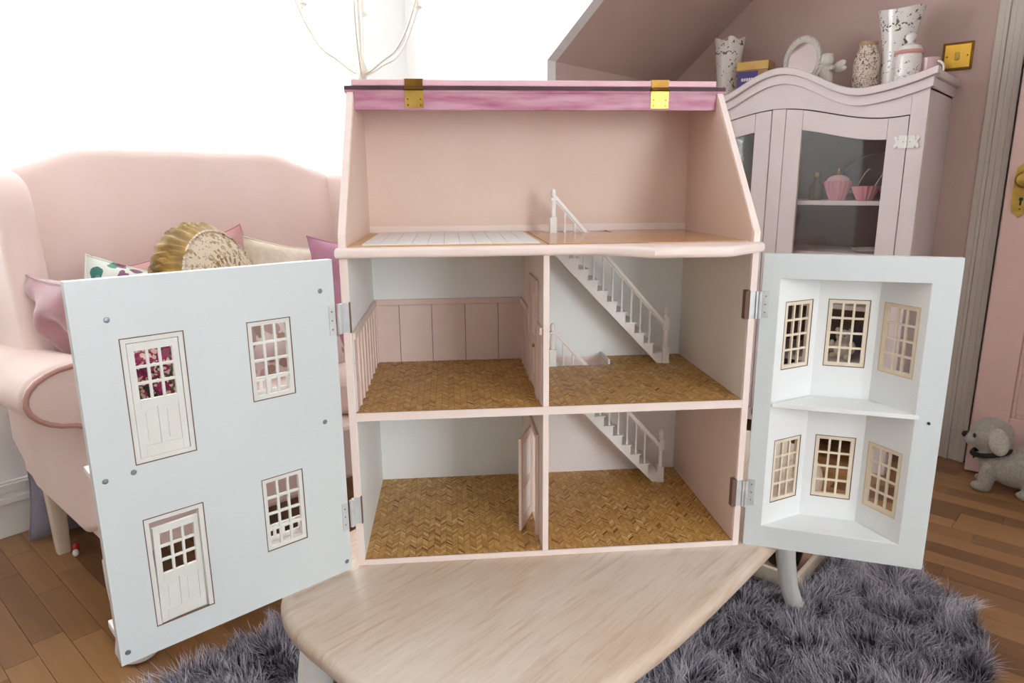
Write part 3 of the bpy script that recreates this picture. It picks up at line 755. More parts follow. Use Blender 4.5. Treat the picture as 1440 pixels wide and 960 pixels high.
for z0, z1 in ((.3765, .4195), (.0735, .1165)):
    steel_hinge(LF, -.0105, -.0015, 0, z0, z1, 1)
    h = box(.0005, T-.0005, -.0012, 0, z0, z1).obj('hinge_leaf', steel, DH, bevel=.0003)
    MB().tube([(-.003, -.010, z0), (-.003, -.010, z1)], .003, 10).obj('hinge_knuckle', steel, h)
    box(-.003, .001, -.010, -.0006, z0, z1).obj('hinge_web', steel, h)
    box(T-.0005, T+.0012, -.0008, .006, z0-.001, z1+.001).obj('hinge_rebate', gap_dark, h)

# right facade with the two-storey bay: x from the hinge outwards, y away from the room inside
RF = bpy.data.objects.new('bay_facade', None); C.objects.link(RF); RF.parent = DH; RF.location = (.6297, .0047, 0); RF.rotation_euler = (0, 0, -.409); RF.empty_display_size = .05
part(RF, 'white inside of the open right front with a two storey bay of six windows')
panel_with_holes(0, .263, -.0005, .4805, [(.026, .227, .036, .4435)], 0, FT).obj('facade_board', fac_white, RF, bevel=.0006)
BA, BB, BC, BD = (.026, .0), (.088, .062), (.174, .062), (.227, .0)
uz = ((.0735, .1815), (.2985, .4065))
def bay_wall(a, b, x_in):
    dx, dy = b[0]-a[0], b[1]-a[1]; L = math.hypot(dx, dy); rz = math.atan2(dy, dx)
    me = panel_with_holes(0, L, .036, .4435, [(x_in, x_in+SWD, z0, z1) for z0, z1 in uz], 0, .006).mesh('bay_wall', bay_white)
    put(me, 'bay_wall', RF, (a[0], a[1], 0), rz)
    ca, sa = math.cos(rz), math.sin(rz)
    for z0, z1 in uz:
        put(sash_t, 'window_sash', RF, (a[0]+ca*x_in-sa*(.0006), a[1]+sa*x_in+ca*(.0006), z0), rz)
        r0 = MB(); w = .0011; y = -.0003; p0, p1 = x_in+.001, x_in+SWD-.001; q0, q1 = z0+.001, z1-.001
        r0.box(p0-w, p0, y, y+.003, q0-w, q1+w).box(p1, p1+w, y, y+.003, q0-w, q1+w).box(p0, p1, y, y+.003, q1, q1+w).box(p0, p1, y, y+.003, q0-w, q0)
        put(r0.mesh('cut_joint', tan_edge if a is BC else gap_dark), 'cut_joint', RF, (a[0], a[1], 0), rz)
bay_wall(BA, BB, .0155); bay_wall(BB, BC, .0145); bay_wall(BC, BD, .0095)
out = [(BA[0]-.003, .012), (BB[0]-.003, BB[1]+.010), (BC[0]+.003, BC[1]+.010), (BD[0]+.003, .012)]
tr_ = [BA, BB, BC, BD]
for nm, z0, z1, pl_ in (('bay_floor', .026, .0363, out), ('bay_ceiling', .4432, .452, out)):
    MB().prism(pl_ if True else tr_, z0, z1, XYZ).obj(nm, fac_white, RF)
MB().prism([(BA[0], .0005), (BB[0], BB[1]), (BC[0], BC[1]), (BD[0]-.004, .0005)], .0362, .0372, XYZ).obj('bay_floor_sheet', bay_white, RF)
MB().prism([(.0285, -.001), (BB[0]+.001, BB[1]-.001), (BC[0]-.001, BC[1]-.001), (.232, -.001)], .2405, .2475, XYZ).obj('bay_shelf', bay_white, RF, bevel=.0005)
panel_with_holes(0, .263, -.0005, .4805, [(.020, .233, .030, .452)], FT, FT+.002).obj('facade_pink_cladding', dh_pink, RF)
put(MB().lathe([(.0022, 0), (.0018, .003), (.0006, .004)], n=10, rot=Matrix.Rotation(R(90), 3, 'X')).mesh('catch', black_m), 'catch', RF, (.2455, 0, .2366))
for z0, z1 in ((.3825, .4245), (.0715, .1165)):
    steel_hinge(RF, .0015, .0125, 0, z0, z1, 1)
    h = box(W-T+.0005, W-.0005, -.0012, 0, z0, z1).obj('hinge_leaf', steel, DH, bevel=.0003)
    MB().tube([(W+.0045, -.004, z0), (W+.0045, -.004, z1)], .003, 10).obj('hinge_knuckle', steel, h)
    box(W-.0012, W+.0045, -.004, -.0006, z0, z1).obj('hinge_web', steel, h)
    box(W-T-.0065, W-T+.0006, -.001, .010, z0-.001, z1+.001).obj('hinge_rebate', gap_dark, h)

# ------------------------------------------------------------------ coffee table
TCX, TCY, TA, TB, TN = .17, .42, .297, .58, 3.5
ct = thing('coffee_table', "long whitewashed coffee table with rounded ends under the dolls' house", 'table', (TCX, TCY, 0))
def sup_outline(a, b, n, m=88):
    return [(a*math.copysign(abs(math.cos(t))**(2/n), math.cos(t)), b*math.copysign(abs(math.sin(t))**(2/n), math.sin(t))) for t in (2*PI*k/m for k in range(m))]
MB().puffy(sup_outline(TA, TB, TN), TH-.028, TH-.0002, .012, XYZ, 5).obj('table_top', table_m, ct)
ap = sup_outline(TA-.11, TB-.10, 4); ai = sup_outline(TA-.13, TB-.12, 4)
mb = MB(); m_ = len(ap)
mb._add([(u, v, TH-.095) for u, v in ap]+[(u, v, TH-.028) for u, v in ap]+[(u, v, TH-.095) for u, v in ai]+[(u, v, TH-.028) for u, v in ai],
        [(i, (i+1) % m_, m_+(i+1) % m_, m_+i) for i in range(m_)]+[(2*m_+(i+1) % m_, 2*m_+i, 3*m_+i, 3*m_+(i+1) % m_) for i in range(m_)]+[((i+1) % m_, i, 2*m_+i, 2*m_+(i+1) % m_) for i in range(m_)]+[(m_+i, m_+(i+1) % m_, 3*m_+(i+1) % m_, 3*m_+i) for i in range(m_)], True)
mb.obj('apron', white_leg, ct)
for sx in (-1, 1):
    for sy in (-1, 1):
        x0, y0 = sx*.150, sy*.490; ox, oy = sx*.45, sy*.9
        rings = []
        for z, off, rr in ((.0, .098, .020), (.012, .102, .025), (.03, .096, .025), (.06, .078, .021), (.10, .062, .0205), (.17, .046, .0215), (.25, .034, .024), (.32, .024, .026), (.37, .014, .029), (.42, .002, .030)):
            rings.append((x0+ox*off, y0+oy*off, z, rr, rr))
        MB().loft(rings, 18, sup=2.3).obj('leg', white_leg, ct)

# ------------------------------------------------------------------ shag rug
RGX0, RGX1, RGY0, RGY1 = -.545, .765, -.75, 1.375
rg = thing('shag_rug', 'grey long pile shag rug under the coffee table', 'rug', ((RGX0+RGX1)/2, (RGY0+RGY1)/2, 0))
rc = ((RGX0+RGX1)/2, (RGY0+RGY1)/2); ra, rb_ = (RGX1-RGX0)/2, (RGY1-RGY0)/2
ol = sup_outline(ra, rb_, 5.5, 96)
MB().prism(ol, 0, .012, XYZ).obj('rug_backing', mat('rug_backing_grey', '#45424a', '#4f4c54', rough=.9), rg)
def inside(x, y): return abs((x-rc[0])/ra)**5.5 + abs((y-rc[1])/rb_)**5.5 < 1
verts = []; faces = []; tones = []
r2 = random.Random(3)
def blades(nb, x0, x1, y0, y1):
    for _ in range(nb):
        x = r2.uniform(x0, x1); y = r2.uniform(y0, y1)
        if not inside(x, y) or (-.06 < x < .35 and 1.05 < y < 1.42): continue
        v = noise.noise(Vector((x*16, y*16, .3))); w = noise.noise(Vector((x*16, y*16, 7.1))); q = noise.noise(Vector((x*5, y*5, 3.3)))
        v2 = noise.noise(Vector((x*45, y*45, 1.3))); w2 = noise.noise(Vector((x*45, y*45, 5.1)))
        lx = v*1.5 + v2*.8 + r2.gauss(0, .22); ly = w*1.5 + w2*.8 + r2.gauss(0, .22) - .15
        ex, ey = (x-rc[0])/ra, (y-rc[1])/rb_
        lx += .9*math.copysign(max(0, abs(ex)-.93)/.07, ex); ly += .9*math.copysign(max(0, abs(ey)-.955)/.045, ey)
        L_ = .052*r2.uniform(.7, 1.2)*(1 + .25*q)
        hl = math.hypot(lx, ly); hz_ = L_/math.sqrt(1 + .8*hl*hl)
        bx_, by_ = x-rc[0], y-rc[1]
        a = r2.uniform(0, PI); wd = .0011
        cx, cy = math.cos(a)*wd, math.sin(a)*wd
        mx, my = bx_ + lx*L_*.22, by_ + ly*L_*.22; tx, ty = bx_ + lx*L_*.75, by_ + ly*L_*.75
        i = len(verts)
        verts.extend(((bx_-cx, by_-cy, .010), (bx_+cx, by_+cy, .010), (mx+cx, my+cy, .010+hz_*.6), (mx-cx, my-cy, .010+hz_*.6), (tx, ty, .010+hz_)))
        faces.append((i, i+1, i+2, i+3)); faces.append((i+3, i+2, i+4))
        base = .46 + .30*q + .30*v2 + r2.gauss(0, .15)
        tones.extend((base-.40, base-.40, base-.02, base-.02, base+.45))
blades(52000, .20, RGX1, .10, RGY1)
blades(36000, RGX0, .05, -.55, .45)
blades(14000, .05, .20, -.55, .45)
blades(20000, RGX0, RGX1, -.75, -.55)
blades(26000, .20, RGX1, -.55, .10)
blades(30000, RGX0, .20, .45, RGY1)
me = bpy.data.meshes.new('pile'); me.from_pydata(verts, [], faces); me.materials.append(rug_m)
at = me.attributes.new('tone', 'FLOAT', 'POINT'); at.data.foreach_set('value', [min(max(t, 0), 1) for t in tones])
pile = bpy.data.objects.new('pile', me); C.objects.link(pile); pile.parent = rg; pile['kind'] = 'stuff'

# ------------------------------------------------------------------ wing-back sofa
SO = (-1.06, .41, 0.0)
sf = thing('sofa', 'pale pink linen wing back two seater sofa in front of the bright window', 'sofa', SO)
def smooth_poly(pts, it=2):
    for _ in range(it):
        q = []
        for i in range(len(pts)):
            a, b = Vector(pts[i]), Vector(pts[(i+1) % len(pts)]); q += [tuple(a*.75+b*.25), tuple(a*.25+b*.75)]
        pts = q
    return pts
bk = [(-.13, .26), (-.135, 1.055), (-.07, 1.088), (.03, 1.118), (.09, 1.142), (.15, 1.148), (.40, 1.150), (.67, 1.150), (.73, 1.143), (.79, 1.118), (.89, 1.088), (.955, 1.055), (.95, .26)]
recl = lambda z: -.14*(z-.45)
MB().puffy(smooth_poly(bk, 2), -.07, .07, .035, lambda u, v, w: (-1.345+w+recl(v), u, v)).obj('back', sofa_m, sf, SO)
for s_ in (0, 1):
    mir = (lambda y: y) if s_ == 0 else (lambda y: .82-y)
    # wing
    wg = [(-1.46, .54), (-1.46, 1.04), (-1.40, 1.085), (-1.28, 1.088), (-1.19, 1.07), (-1.145, 1.02), (-1.13, .92), (-1.10, .78), (-1.08, .70), (-1.04, .60), (-1.06, .54)]
    MB().puffy(smooth_poly(wg, 2), -.155, -.070, .030, lambda u, v, w: (u, mir(w), v)).obj('wing', sofa_m, sf, SO)
    # arm: upright panel and scrolled roll
    pn = [(-1.44, .25), (-1.44, .62), (-.70, .60), (-.69, .25)]
    MB().puffy(smooth_poly(pn, 1), -.145, -.055, .02, lambda u, v, w: (u, mir(w), v)).obj('arm_panel', sofa_m, sf, SO)
    sc = []
    for k in range(40):
        a = 2*PI*k/40; sc.append((-.155 + .100*math.cos(a), .628 + .066*math.sin(a)))
    MB().puffy(sc, -1.35, -.725, .018, lambda u, v, w: (w, mir(u), v - .045*max(0, (-w-.72))/.5)).obj('arm_roll', sofa_m, sf, SO)
    # front facing and its piping
    fr = [(-.058, .26), (-.058, .60)] + [(-.158 + .094*math.cos(a), .630 + .061*math.sin(a)) for a in [R(t) for t in range(20, 271, 15)]] + [(-.118, .545), (-.112, .48), (-.118, .38), (-.120, .26)]
    MB().puffy(fr, -.722, -.690, .008, lambda u, v, w: (w, mir(u), v)).obj('arm_front', sofa_m, sf, SO)
    MB().tube([(-.692, mir(u), v) for u, v in fr[1:-1]], .0055, 8).obj('piping', pipe_m, sf, SO)
box(-1.42, -.680, -.13, .95, .245, .40).obj('seat_base', sofa_m, sf, SO, bevel=.012)
for a, b in ((-.050, .408), (.412, .870)):
    MB().puffy(smooth_poly([(-1.30, a), (-.675, a), (-.675, b), (-1.30, b)], 2), .40, .535, .045, XYZ).obj('seat_cushion', sofa_m, sf, SO)
for x, y, front in ((-1.36, -.085, 0), (-1.36, .905, 0), (-.705, -.118, 1), (-.705, .938, 1)):
    if front:
        MB().lathe([(.028, 0), (.040, .008), (.046, .028), (.042, .05), (.028, .068), (.022, .08), (.034, .10), (.040, .13), (.044, .20), (.044, .25)], c=(x, y, 0), n=22).obj('leg', white_leg, sf, SO)
    else:
        MB().loft([(x, y, 0, .017, .017), (x, y, .15, .021, .021), (x+.004, y, .25, .025, .025)], 16, sup=6).obj('leg', oak_leg, sf, SO)

# cushions ---------------------------------------------------------------
def cushion_mesh(w, h, d, m, pinch=.10, wr=.0, seed=0, nn=22, hump=.5):
    mb = MB(); vs = []; fs = []
    def pt(u, v, s):
        eu, ev = 1-u*u, 1-v*v
        k = (max(eu, 0)*max(ev, 0))**hump
        x = u*w/2*(1 - pinch*(1-v*v)*abs(u)**3*.9); z = v*h/2*(1 - pinch*(1-u*u)*abs(v)**3*.9)
        y = s*d/2*k
        if wr:
            y += s*wr*k*noise.noise(Vector((u*2.2+seed, v*2.2, s)))*d + wr*.25*d*noise.noise(Vector((u*5+seed, v*3.3, s+2)))*k
        return (x, y, z)
    for s in (-1, 1):
        o = len(vs)
        for i in range(nn+1):
            for j in range(nn+1): vs.append(pt(-1+2*i/nn, -1+2*j/nn, s))
        for i in range(nn):
            for j in range(nn):
                a = o+i*(nn+1)+j; q = (a, a+nn+1, a+nn+2, a+1); fs.append(q if s < 0 else q[::-1])
    mb._add(vs, fs, True)
    return mb.mesh('cushion', m, sharp=R(75))
def cushion(name, label, w, h, d, m, loc, eul, cat='cushion', pipe=None, group=None, **kw):
    t = thing(name, label, cat, loc, 0, group or (None if name == 'floor_cushion' else 'cushions on the sofa')); t.rotation_euler = eul
    o = bpy.data.objects.new('cover', cushion_mesh(w, h, d, m, **kw)); C.objects.link(o); o.parent = t
    pc = kw.get('pinch', .10); pts = []
    for k in range(4*16):
        s, f = divmod(k, 16); q = -1+2*f/16
        u, v = ((q, -1), (1, q), (-q, 1), (-1, -q))[s]
        pts.append((u*w/2*(1-pc*(1-v*v)*.9*abs(u)**3), 0, v*h/2*(1-pc*(1-u*u)*.9*abs(v)**3)))
    MB().tube(pts, .0035, 6, closed=True).obj('piped_edge', pipe or m, t)
    return t
velvet_m = mat('dusty_mauve_velvet', '#a3717a', '#b98a90', rough=.8, scale=7, sheen=.6, bump=.3)
blush_c = mat('blush_cotton', '#cf9a9c', '#d8a8a8', rough=.85, scale=9, sheen=.2)
cream_fur = mat('cream_fleece', '#d9cbb6', '#e6dac8', rough=.95, scale=60, bump=.9, sheen=.4)
mauve_c = mat('orchid_mauve_cotton', '#b77f96', '#c48ea4', rough=.85, scale=9, sheen=.2)
garden_m = floral('garden_print_cotton', '#dfe3da', ['#3f7a6e', '#c58aa0', '#5c9a8a', '#8a5b74'], 13, rough=.85, amount=.45, size=.42)
rose_m = floral('dark_rose_print', '#39392f', ['#7c1f4c', '#a43a68', '#5c6a48', '#8f2c56', '#d8b8a8'], 34, rough=.85, amount=.62, size=.5)
pale_pr = floral('pale_toile_print', '#dccac6', ['#b79a98', '#c9b0b8', '#a88f80'], 16, rough=.85, amount=.5, size=.4)
lav_m = mat('lavender_grey_cotton', '#7d7a88', '#8b8896', rough=.85, scale=9, sheen=.2, bump=.3)
cushion('velvet_cushion', 'dusty mauve velvet cushion tucked against the near arm of the sofa', .32, .32, .12, velvet_m, (-.98, -.045, .690), (R(24), 0, R(5)), wr=.35, seed=1, pipe=velvet_m)
cushion('floral_cushion', 'white cushion with green and pink garden print behind the left front panel', .34, .34, .12, garden_m, (-1.05, .115, .668), (R(-18), R(16), R(72)), wr=.25, seed=5)
cushion('pink_cushion', 'plain blush pink cushion behind the round gold cushion', .40, .38, .12, blush_c, (-1.19, .330, .69), (R(-12), R(-16), R(85)), wr=.2, seed=8)
cushion('fleece_cushion', 'cream fleece cushion on the sofa right of the round gold cushion', .36, .36, .14, cream_fur, (-1.13, .60, .685), (R(-12), R(10), R(92)), wr=.2, seed=11)
cushion('mauve_cushion', 'orchid mauve cushion at the far end of the sofa beside the house hinge', .40, .40, .14, mauve_c, (-1.06, .79, .665), (R(-14), R(8), R(104)), wr=.2, seed=14)
cushion('rose_cushion', 'dark rose print cushion glimpsed through the upper facade door', .30, .24, .12, rose_m, (-.86, .06, .625), (R(-26), 0, R(70)), wr=.3, seed=17)
cushion('toile_cushion', 'pale printed cushion glimpsed through the upper facade window', .32, .26, .12, pale_pr, (-.88, .42, .64), (R(-24), 0, R(90)), wr=.2, seed=21)
cushion('floor_cushion', 'lavender grey cushion leaning on the wall beside the back leg of the sofa', .27, .29, .10, lav_m, (-1.49, .012, .142), (R(-14), R(5), R(80)), wr=.3, seed=24)
# round cushion with ruched gold side and embroidered face
rcush = thing('round_cushion', 'round cushion with ruched gold velvet side and embroidered cream face', 'cushion', (-1.06, .290, .745), 0, 'cushions on the sofa')
rot = Matrix.Rotation(R(30), 3, 'Z') @ Matrix.Rotation(R(76), 3, 'Y')
vs = []; fs = []; n_, m_ = 180, 12; Rr, Th = .195, .115
for j in range(m_+1):
    t = j/m_; zz = (t-.5)*Th; rr0 = Rr*(1 - .16*(2*t-1)**2)
    for i in range(n_):
        a = 2*PI*i/n_; wv = noise.noise(Vector((math.cos(a)*9, math.sin(a)*9, t*1.4)))*.5 + .6*math.sin(a*48 + 2.6*math.sin(t*4+a*7))
        r_ = rr0 + .011*wv*(1-abs(2*t-1)**3); p = rot @ Vector((r_*math.cos(a), r_*math.sin(a), zz)); vs.append(tuple(p))
for j in range(m_):
    for i in range(n_):
        k = (i+1) % n_; fs.append((j*n_+i, j*n_+k, (j+1)*n_+k, (j+1)*n_+i))
mb = MB(); mb._add(vs, fs, True)
gold_v = mat('gold_velvet', '#7a5c1e', '#b18c38', rough=.5, scale=30, sheen=.5)
mb.obj('ruched_side', gold_v, rcush, sharp=R(80))
emb = floral('embroidered_cream', '#e6d8c2', ['#a59a68', '#c4ab84', '#9c8a5c', '#d2b09c'], 46, rough=.8, amount=.5, size=.36)
MB().lathe([(.001, .032), (.06, .030), (.10, .024), (.14, .010), (Rr*.845, 0), (Rr*.845, -.004)][::-1], c=tuple(rot @ Vector((0, 0, Th/2-.004))), n=48, rot=rot).obj('embroidered_face', emb, rcush)
MB().lathe([(.001, -.02), (.10, -.015), (Rr*.845, 0)], c=tuple(rot @ Vector((0, 0, -Th/2+.004))), n=48, rot=rot).obj('back_face', gold_v, rcush)
cc = rot @ Vector((0, 0, Th/2))
for k in range(26):
    a = 2*PI*k/26; p = rot @ Vector((.078*math.cos(a), .078*math.sin(a), Th/2+.0235))
    MB().ellip(tuple(p), (.012, .004, .002), 8, 6, rot=rot @ Matrix.Rotation(a, 3, 'Z')).obj('stitched_motif', mat('bronze_thread', '#9c7a4c', '#b08d5c', rough=.6), rcush)
MB().tube([tuple(rot @ Vector((Rr*.845*math.cos(2*PI*k/60), Rr*.845*math.sin(2*PI*k/60), Th/2-.003))) for k in range(60)], .004, 6, closed=True).obj('piped_edge', emb, rcush)
# small fallen ornament under the sofa
orn = thing('bauble', 'tiny red and white bauble lying on the floor by the sofa leg', 'ornament', (-1.30, -.07, 0))
MB().ellip((0, 0, .011), (.009, .009, .011), 12, 8).obj('white_bead', porcelain_w, orn)
MB().ellip((-.012, .006, .022), (.010, .010, .012), 12, 8).obj('red_bead', mat('red_gloss', '#a8242a', '#b52d30', rough=.25), orn)

# ------------------------------------------------------------------ chandelier in the dormer
ch = thing('chandelier', 'cream metal branched chandelier hanging in front of the bright window', 'chandelier', (-1.0, .80, 1.37))
cm = mat('cream_enamel', '#e9e0d2', '#efe7da', rough=.4)
MB().lathe([(.004, -.10), (.012, -.085), (.020, -.06), (.010, -.035), (.016, -.01), (.022, .01), (.012, .035), (.006, .06), (.0042, .96)], n=14).obj('stem', cm, ch)
MB().lathe([(.045, .935), (.045, .945), (.02, .96)], n=20).obj('ceiling_rose', cm, ch)
for k in range(6):
    a = 2*PI*k/6 + .35; ca, sa = math.cos(a), math.sin(a); pts = []
    for q in range(15):
        t = q/14; r_ = .015 + .19*(t**.75); z = .0 + .05*math.sin(min(t*2.2, 1)*PI/2) + .16*max(0, t-.35)**1.6/.5
        pts.append((r_*ca, r_*sa, z))
    ar = MB().tube(pts, .0032, 7).obj('arm', cm, ch)
    e_ = pts[-1]
    MB().lathe([(.004, 0), (.016, .006), (.018, .012), (.007, .014), (.007, .055), (.003, .057)], c=e_, n=14).obj('candle_cup', cm, ar)

# ------------------------------------------------------------------ glazed cabinet against the gable wall
CX = -.18; FY = 2.05
cab = thing('display_cabinet', 'pale pink glazed display cabinet with serpentine cornice against the pink wall', 'cabinet', (CX, 2.22, 0))
CO = (CX, 2.22, 0)
def zc(d):
    d = abs(d)
    return 1.3925+.0475*math.cos(PI*d/.28) if d < .28 else 1.345+.042*((d-.28)/.2)**1.6
def zt(d): return 1.270 + .027*math.cos(PI*min(abs(d), .43)/.36)
hwid = .48
for s_ in (-1, 1):
    x0, x1 = sorted((CX+s_*hwid, CX+s_*(hwid-.018))); box(x0, x1, FY+.02, RY1-.003, .11, 1.335).obj('side', cab_m, cab, CO)
    x0, x1 = sorted((CX+s_*hwid, CX+s_*(hwid-.05))); box(x0, x1, FY, FY+.02, .0, 1.335).obj('corner_post', cab_m, cab, CO, bevel=.002)
    box(x0, x1, RY1-.045, RY1-.003, 0, .11).obj('back_foot', cab_m, cab, CO)
    x0, x1 = sorted((CX+s_*hwid, CX+s_*(hwid-.05))); box(x0, x1, FY+.02, FY+.05, 0, .11).obj('front_foot', cab_m, cab, CO)
box(CX-.025, CX+.025, FY, FY+.02, .12, 1.299).obj('centre_post', cab_m, cab, CO, bevel=.002)
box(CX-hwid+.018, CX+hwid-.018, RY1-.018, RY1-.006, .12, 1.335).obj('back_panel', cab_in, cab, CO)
box(CX-hwid+.018, CX+hwid-.018, FY+.02, RY1-.018, .12, .14).obj('bottom_board', cab_m, cab, CO)
box(CX-hwid+.05, CX+hwid-.05, FY, FY+.02, .10, .15).obj('plinth_rail', cab_m, cab, CO)
box(CX-hwid, CX+hwid, FY+.005, RY1-.003, 1.325, 1.337).obj('top_board', cab_m, cab, CO)
for s_ in (-1, 1):
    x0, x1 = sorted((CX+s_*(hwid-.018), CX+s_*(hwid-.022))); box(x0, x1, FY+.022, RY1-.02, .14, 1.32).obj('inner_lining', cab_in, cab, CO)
for z in (.965, .780, .590, .375):
    box(CX-hwid+.023, CX+hwid-.023, FY+.035, RY1-.02, z-.008, z+.008).obj('shelf', cab_m, cab, CO, bevel=.001)
# frieze between doors and cornice, cornice in two steps
NS = 56
xs = [-hwid+2*hwid*k/NS for k in range(NS+1)]
def strip(ztop, zbot, y0, y1, name, x_from=-hwid, x_to=hwid, bev=.0):
    xx = [x_from+(x_to-x_from)*k/NS for k in range(NS+1)]
    poly = [(CX+x, zbot(x)) for x in xx] + [(CX+x, ztop(x)) for x in reversed(xx)]
    return MB().prism(poly, y0, y1, XZ).obj(name, cab_m, cab, CO, bevel=bev)
strip(lambda x: zc(x)-.045, lambda x: zt(x)+.004, FY, FY+.018, 'frieze', -hwid+.05, hwid-.05)
strip(lambda x: zc(x)-.024, lambda x: zc(x)-.056, FY-.012, FY+.02, 'cornice_lower', -hwid-.008, hwid+.008, .002)
strip(lambda x: zc(x), lambda x: zc(x)-.024, FY-.026, FY+.02, 'cornice_upper', -hwid-.020, hwid+.020, .003)
for s_ in (-1, 1):
    x0, x1 = sorted((CX+s_*hwid, CX+s_*(hwid+.020))); box(x0, x1, FY+.02, RY1-.003, 1.361, 1.385).obj('cornice_return', cab_m, cab, CO, bevel=.003)
    x0, x1 = sorted((CX+s_*hwid, CX+s_*(hwid+.008))); box(x0, x1, FY+.02, RY1-.003, 1.329, 1.361).obj('cornice_return', cab_m, cab, CO, bevel=.002)
# doors
for s_ in (-1, 1):
    a, b = .027, hwid-.052; sw_ = .060; top_in = lambda x: zt(x)-.068
    def poly_door(x_from, x_to, zb, zf):
        xx = [x_from+(x_to-x_from)*k/14 for k in range(15)]
        return [(CX+s_*x, zb(x)) for x in xx] + [(CX+s_*x, zf(x)) for x in reversed(xx)]
    dr = MB().prism(poly_door(a, a+sw_, lambda x: .155, lambda x: zt(x)), FY-.002, FY+.016, XZ)
    o = dr.obj('glazed_door', cab_m, cab, CO, bevel=.0015)
    OO = CO
    MB().prism(poly_door(b-sw_, b, lambda x: .155, lambda x: zt(x)), FY-.002, FY+.016, XZ).obj('stile', cab_m, o, OO, bevel=.0015)
    MB().prism(poly_door(a+sw_+.0006, b-sw_-.0006, top_in, lambda x: zt(x)), FY-.002, FY+.016, XZ).obj('top_rail', cab_m, o, OO, bevel=.0015)
    box(*sorted((CX+s_*(a+sw_+.0006), CX+s_*(b-sw_-.0006))), FY-.002, FY+.016, .155, .24).obj('bottom_rail', cab_m, o, OO, bevel=.0015)
    MB().prism(poly_door(a+sw_-.004, b-sw_+.004, lambda x: .23, lambda x: top_in(x)+.004), FY+.006, FY+.009, XZ).obj('pane', pane_m, o, OO)
    for z in (1.165, .30):
        # lily-shaped white hinge, two leaves with notched ends
        xh = CX+s_*(b+.001)
        for d_ in (-1, 1):
            pts = [(0, -.020), (.020, -.021), (.024, -.012), (.032, -.022), (.036, -.012), (.029, 0), (.036, .012), (.032, .022), (.024, .012), (.020, .021), (0, .020)]
            MB().prism([(xh+d_*(.002+u), z+v) for u, v in pts], FY-.0048, FY-.0025, XZ).obj('white_hinge', white_leg, o, OO)
        MB().tube([(xh, FY-.006, z-.020), (xh, FY-.006, z+.020)], .0032, 8).obj('hinge_pin', white_leg, o, OO)
        for u in (-.026, -.010, .010, .026): MB().lathe([(.0016, 0), (.001, .0008)], n=8, rot=Matrix.Rotation(R(90), 3, 'X'), c=(xh+u, FY-.0048, z+(.0 if abs(u) < .02 else .008))).obj('screw', screw_m, o, OO)
    MB().lathe([(.006, 0), (.005, .01), (.010, .018), (.009, .026), (.002, .03)], n=14, rot=Matrix.Rotation(R(90), 3, 'X'), c=(CX+s_*(a+.03), FY-.002, .72)).obj('knob', white_leg, o, OO)

# china in the cabinet ------------------------------------------------------
def fluted(name, label, loc, r, h, lid=False, group=None):
    t = thing(name, label, 'bowl', loc, 0, group or 'pink fluted bowls in the cabinet')
    MB().lathe([(r*.42, 0), (r*.55, h*.02), (r*.62, h*.15), (r*.80, h*.5), (r*.95, h*.85), (r, h), (r*.93, h), (r*.75, h*.5), (r*.4, h*.12), (.001, h*.1)], n=64, flute=16, fl=.055).obj('bowl', pinkglaze, t)
    if lid:
        MB().lathe([(r*.90, h*1.01), (r*.92, h*1.05), (r*.80, h*1.08), (r*.74, h*1.20), (r*.45, h*1.33), (r*.12, h*1.38)], n=64, flute=16, fl=.05).obj('lid', mat('pale_pink_glaze', '#e0b0ba', '#e8bec6', rough=.18), t)
        MB().lathe([(r*.08, h*1.36), (r*.07, h*1.44), (r*.15, h*1.54), (r*.13, h*1.66), (r*.02, h*1.74)], n=14).obj('knob', brass_bright, t)
    return t
SH1 = .973
fluted('sugar_bowl', 'pink fluted lidded sugar bowl with gold knob on the cabinet shelf', (.022, 2.135, SH1), .046, .066, True)
fluted('pink_bowl', 'open pink fluted bowl nearest the lidded bowl in the cabinet', (.118, 2.125, SH1), .044, .050)
fluted('pink_bowl', 'open pink fluted bowl half hidden at the right door stile', (.190, 2.185, SH1), .044, .050)
def tall_handle(label, x, y, z, lean):
    t = thing('serving_spoon', label, 'spoon', (x, y, z), 0, 'silver spoons in the cabinet')
    MB().tube([(0, 0, .012), (lean*.5, .005, .05), (lean, .01, .085), (lean*1.4, .01, .098), (lean*1.7, .005, .094)], [.0016, .002, .0026, .0028, .002], 7).obj('handle', silver, t)
    MB().ellip((-.004, 0, .014), (.016, .010, .004), 12, 6).obj('spoon_bowl', silver, t)
tall_handle('silver spoon standing behind the lidded pink bowl', .065, 2.18, SH1+.012, .030)
tall_handle('silver spoon leaning in the middle of the pink bowls', .135, 2.128, SH1+.014, .035)
tall_handle('silver spoon leaning at the right door stile', .172, 2.170, SH1+.014, .036)
tr = thing('silver_tray', 'oval silver tray standing at the back of the cabinet shelf', 'tray', (.12, 2.36, SH1))
rt = Matrix.Rotation(R(80), 3, 'X')
MB().lathe([(.001, 0), (.09, 0), (.10, .006), (.115, .008), (.116, .010), (.10, .009), (.088, .003), (.001, .003)], n=48, sq=(1.25, .75), rot=rt, c=(0, 0, .086)).obj('tray_plate', mat('tarnished_silver', '#3d3936', '#4a4542', rough=.35, metal=.6), tr)
MB().tube([(.145*math.cos(2*PI*k/48), .085*math.sin(2*PI*k/48)*.17-.012, .086+.086*math.sin(2*PI*k/48)) for k in range(48)], .003, 6, closed=True).obj('rim', silver, tr)
am = thing('amber_bottle', 'amber glass bottle at the left edge of the cabinet pane', 'bottle', (-.075, 2.20, SH1))
MB().lathe([(.022, 0), (.024, .01), (.024, .05), (.010, .068), (.009, .085)], n=18).obj('body', mat('amber_glass', '#5e4227', '#745430', rough=.15), am)
MB().lathe([(.011, .085), (.012, .10), (.004, .105)], n=14).obj('stopper', brass_bright, am)
